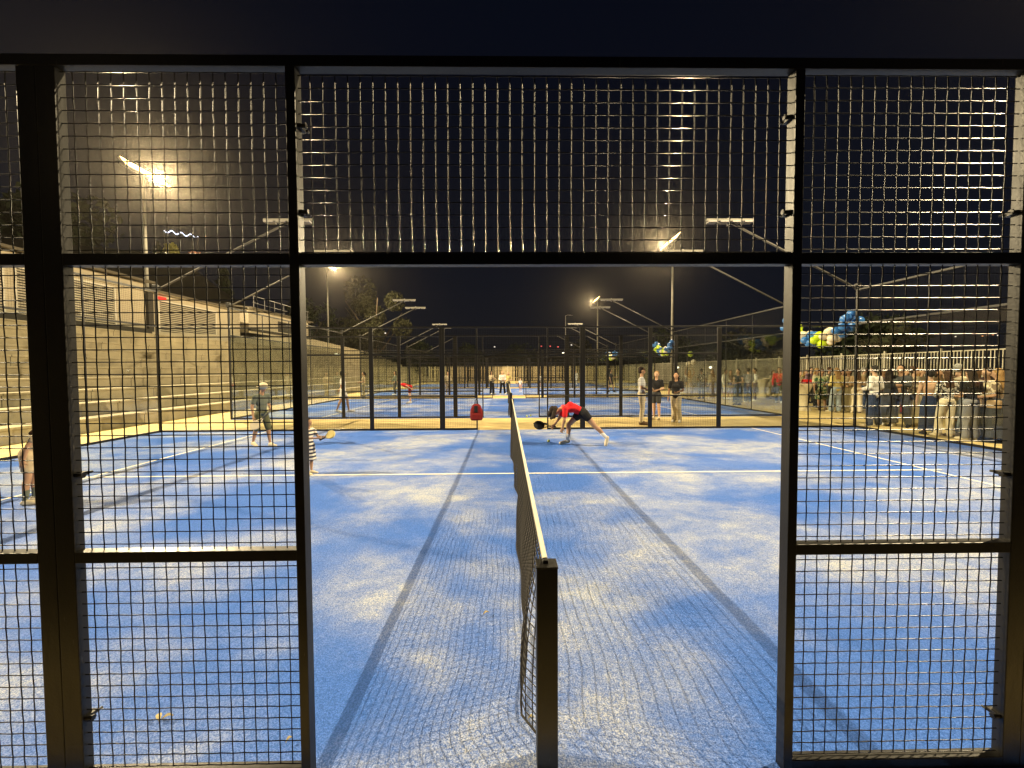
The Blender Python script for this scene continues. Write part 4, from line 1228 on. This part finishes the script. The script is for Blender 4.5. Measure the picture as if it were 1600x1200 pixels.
for (px, py, D, c, lb) in ((1085, 566, 24, "w", "single cream balloon floating over the distant guests"), (1080, 553, 24, "l", "single lime balloon above the raised arms"), (1077, 569, 24.3, "w", "cream balloon just left of and below the other cream one")):
    o = inst("balloon", BM[c], None, (CX + (px-VX)/FPX*D, CY+D, CZ + (VY-1.6-py)/FPX*D)); o.scale = (.15, .15, .15)
    tag(o, lb, "balloon", "loose balloons over the guests")

# ------------------------------------------------------------------ backpack on the far fence
bx, by = -1.0, 9.90
root = empty("backpack", (bx, by, 0)); tag(root, "red and black backpack hanging on the far doorway jamb", "backpack")
m1 = MB(); N = 20
for i, (z, w, d) in enumerate(((.30, .14, .07), (.33, .175, .10), (.48, .18, .115), (.62, .165, .10), (.72, .12, .075), (.76, .07, .045))):
    for j in range(N):
        a = 2*math.pi*j/N
        ca, sa = math.cos(a), math.sin(a)
        m1.v.append((math.copysign(abs(ca)**.6, ca)*w, -.06 + math.copysign(abs(sa)**.6, sa)*d, z))
for i in range(5):
    for j in range(N): m1.f.append((i*N+j, i*N+(j+1) % N, i*N+N+(j+1) % N, i*N+N+j))
m1.f.append(tuple(reversed(range(N)))); m1.f.append(tuple(range(5*N, 6*N)))
m1.build("bag", CL["dark_red"], root, True)
m2 = MB(); m2.box(-.125, .125, -.215, -.165, .32, .50); m2.build("front_pocket", CL["dark_red"], root, bevel=0.02)
m3 = MB(); m3.box(-.055, .045, -.185, -.155, .53, .72); m3.build("mesh_pocket", CL["black"], root, bevel=0.01)
MB().tube([(-.04, -.05, .74), (-.03, -.02, .86), (.0, .0, .90), (.03, -.02, .86), (.04, -.05, .74)], .012, 6).build("handle", CL["black"], root)
for s in (-1, 1):
    MB().tube([(s*.08, -.0, .72), (s*.12, .015, .55), (s*.12, .01, .36)], .014, 6).build("strap", CL["black"], root)

# ------------------------------------------------------------------ balls, leaves, small litter
BALLM = mat("tennis_ball_felt", (0.50, 0.58, 0.10), 0.95, 0, 0.1, 0.1, 60)
def ball(x, y, z, label):
    root = empty("tennis_ball", (x, y, z)); tag(root, label, "ball", "padel balls")
    MB().ell((0, 0, 0), (.033,)*3, None, 16, 12).build("felt", BALLM, root, True)
    pts = []
    for k in range(33):
        t = 2*math.pi*k/32
        p = Vector((math.cos(t)*.8 + math.cos(3*t)*.2, math.sin(t)*.8 - math.sin(3*t)*.2, .75*math.sin(2*t))).normalized()*.0332
        pts.append(p)
    MB().tube(pts, .0012, 4, False).build("seam", CL["white"], root)
bx_, by_ = at(857, 692)
ball(bx_, by_, .037, "ball on the blue court left of the bending player's feet")
bx_, by_ = at(823, 652); ball(bx_, by_, .035, "ball lying on the pavement strip right of the net line")
bx_, by_ = at(829, 651); ball(bx_, by_, .035, "second ball touching the pavement strip ball on its right")
bx_, by_ = at(844, 664)
racket("dark racket lying on the pavement strip under the far opening", (bx_-.2, by_+.1, .03), (bx_+.22, by_+.05, .03), (0, 0, 1), "charcoal", .12)
LEAFM = mat("dry_leaf", (0.42, 0.36, 0.20), 0.8, 0, 0.2, 0.2, 30)
def leaf(px, py, L, a, label):
    x, y = at(px, py)
    mb = MB(); n = 7
    for i in range(n):
        u = i/(n-1); w = L*.22*math.sin(math.pi*min(1, u*1.02))**.8
        zz = .014 + .012*math.sin(u*3)
        mb.v += [(u*L, -w, zz+.006), (u*L, 0, zz), (u*L, w, zz+.006)]
    for i in range(n-1):
        q = i*3
        mb.f += [(q, q+3, q+4, q+1), (q+1, q+4, q+5, q+2)]
    o = mb.build("dry_leaf", LEAFM); o.location = (x, y, 0.004); o.rotation_euler = (0, 0, a)
    sm = o.modifiers.new("thick", 'SOLIDIFY'); sm.thickness = 0.0012
    tag(o, label, "leaf", "dry leaves on the near court")
leaf(752, 972, .045, .6, "dry leaf on the blue turf left of the net, right of the tape shadow")
leaf(236, 1143, .055, 2.3, "forked pale leaf low behind the left mesh panel")
leaf(240, 1140, .045, .5, "pale leaf touching the forked one low on the left")
leaf(435, 1181, .03, 1.0, "tiny leaf near the foot of the left door jamb")
leaf(823, 1146, .03, .2, "tiny pale leaf at the foot of the net post")

# ------------------------------------------------------------------ thin haze added to give the lamps a glow
if HAZE:
    hm = bpy.data.materials.new("lamp_glow_haze"); hm.use_nodes = True
    n, l = hm.node_tree.nodes, hm.node_tree.links
    n.remove(n["Principled BSDF"])
    v = n.new("ShaderNodeVolumePrincipled")
    v.inputs["Color"].default_value = (0.92, 0.82, 0.66, 1)  # warm tint put into the haze to warm the lamp glow
    v.inputs["Density"].default_value = HAZE
    v.inputs["Anisotropy"].default_value = 0.93
    l.new(v.outputs[0], n["Material Output"].inputs["Volume"])
    hb_ = MB(); hb_.box(-95, 95, -62, 130, -2.0, 26)
    o = hb_.build("haze", hm); tag(o, kind="stuff")
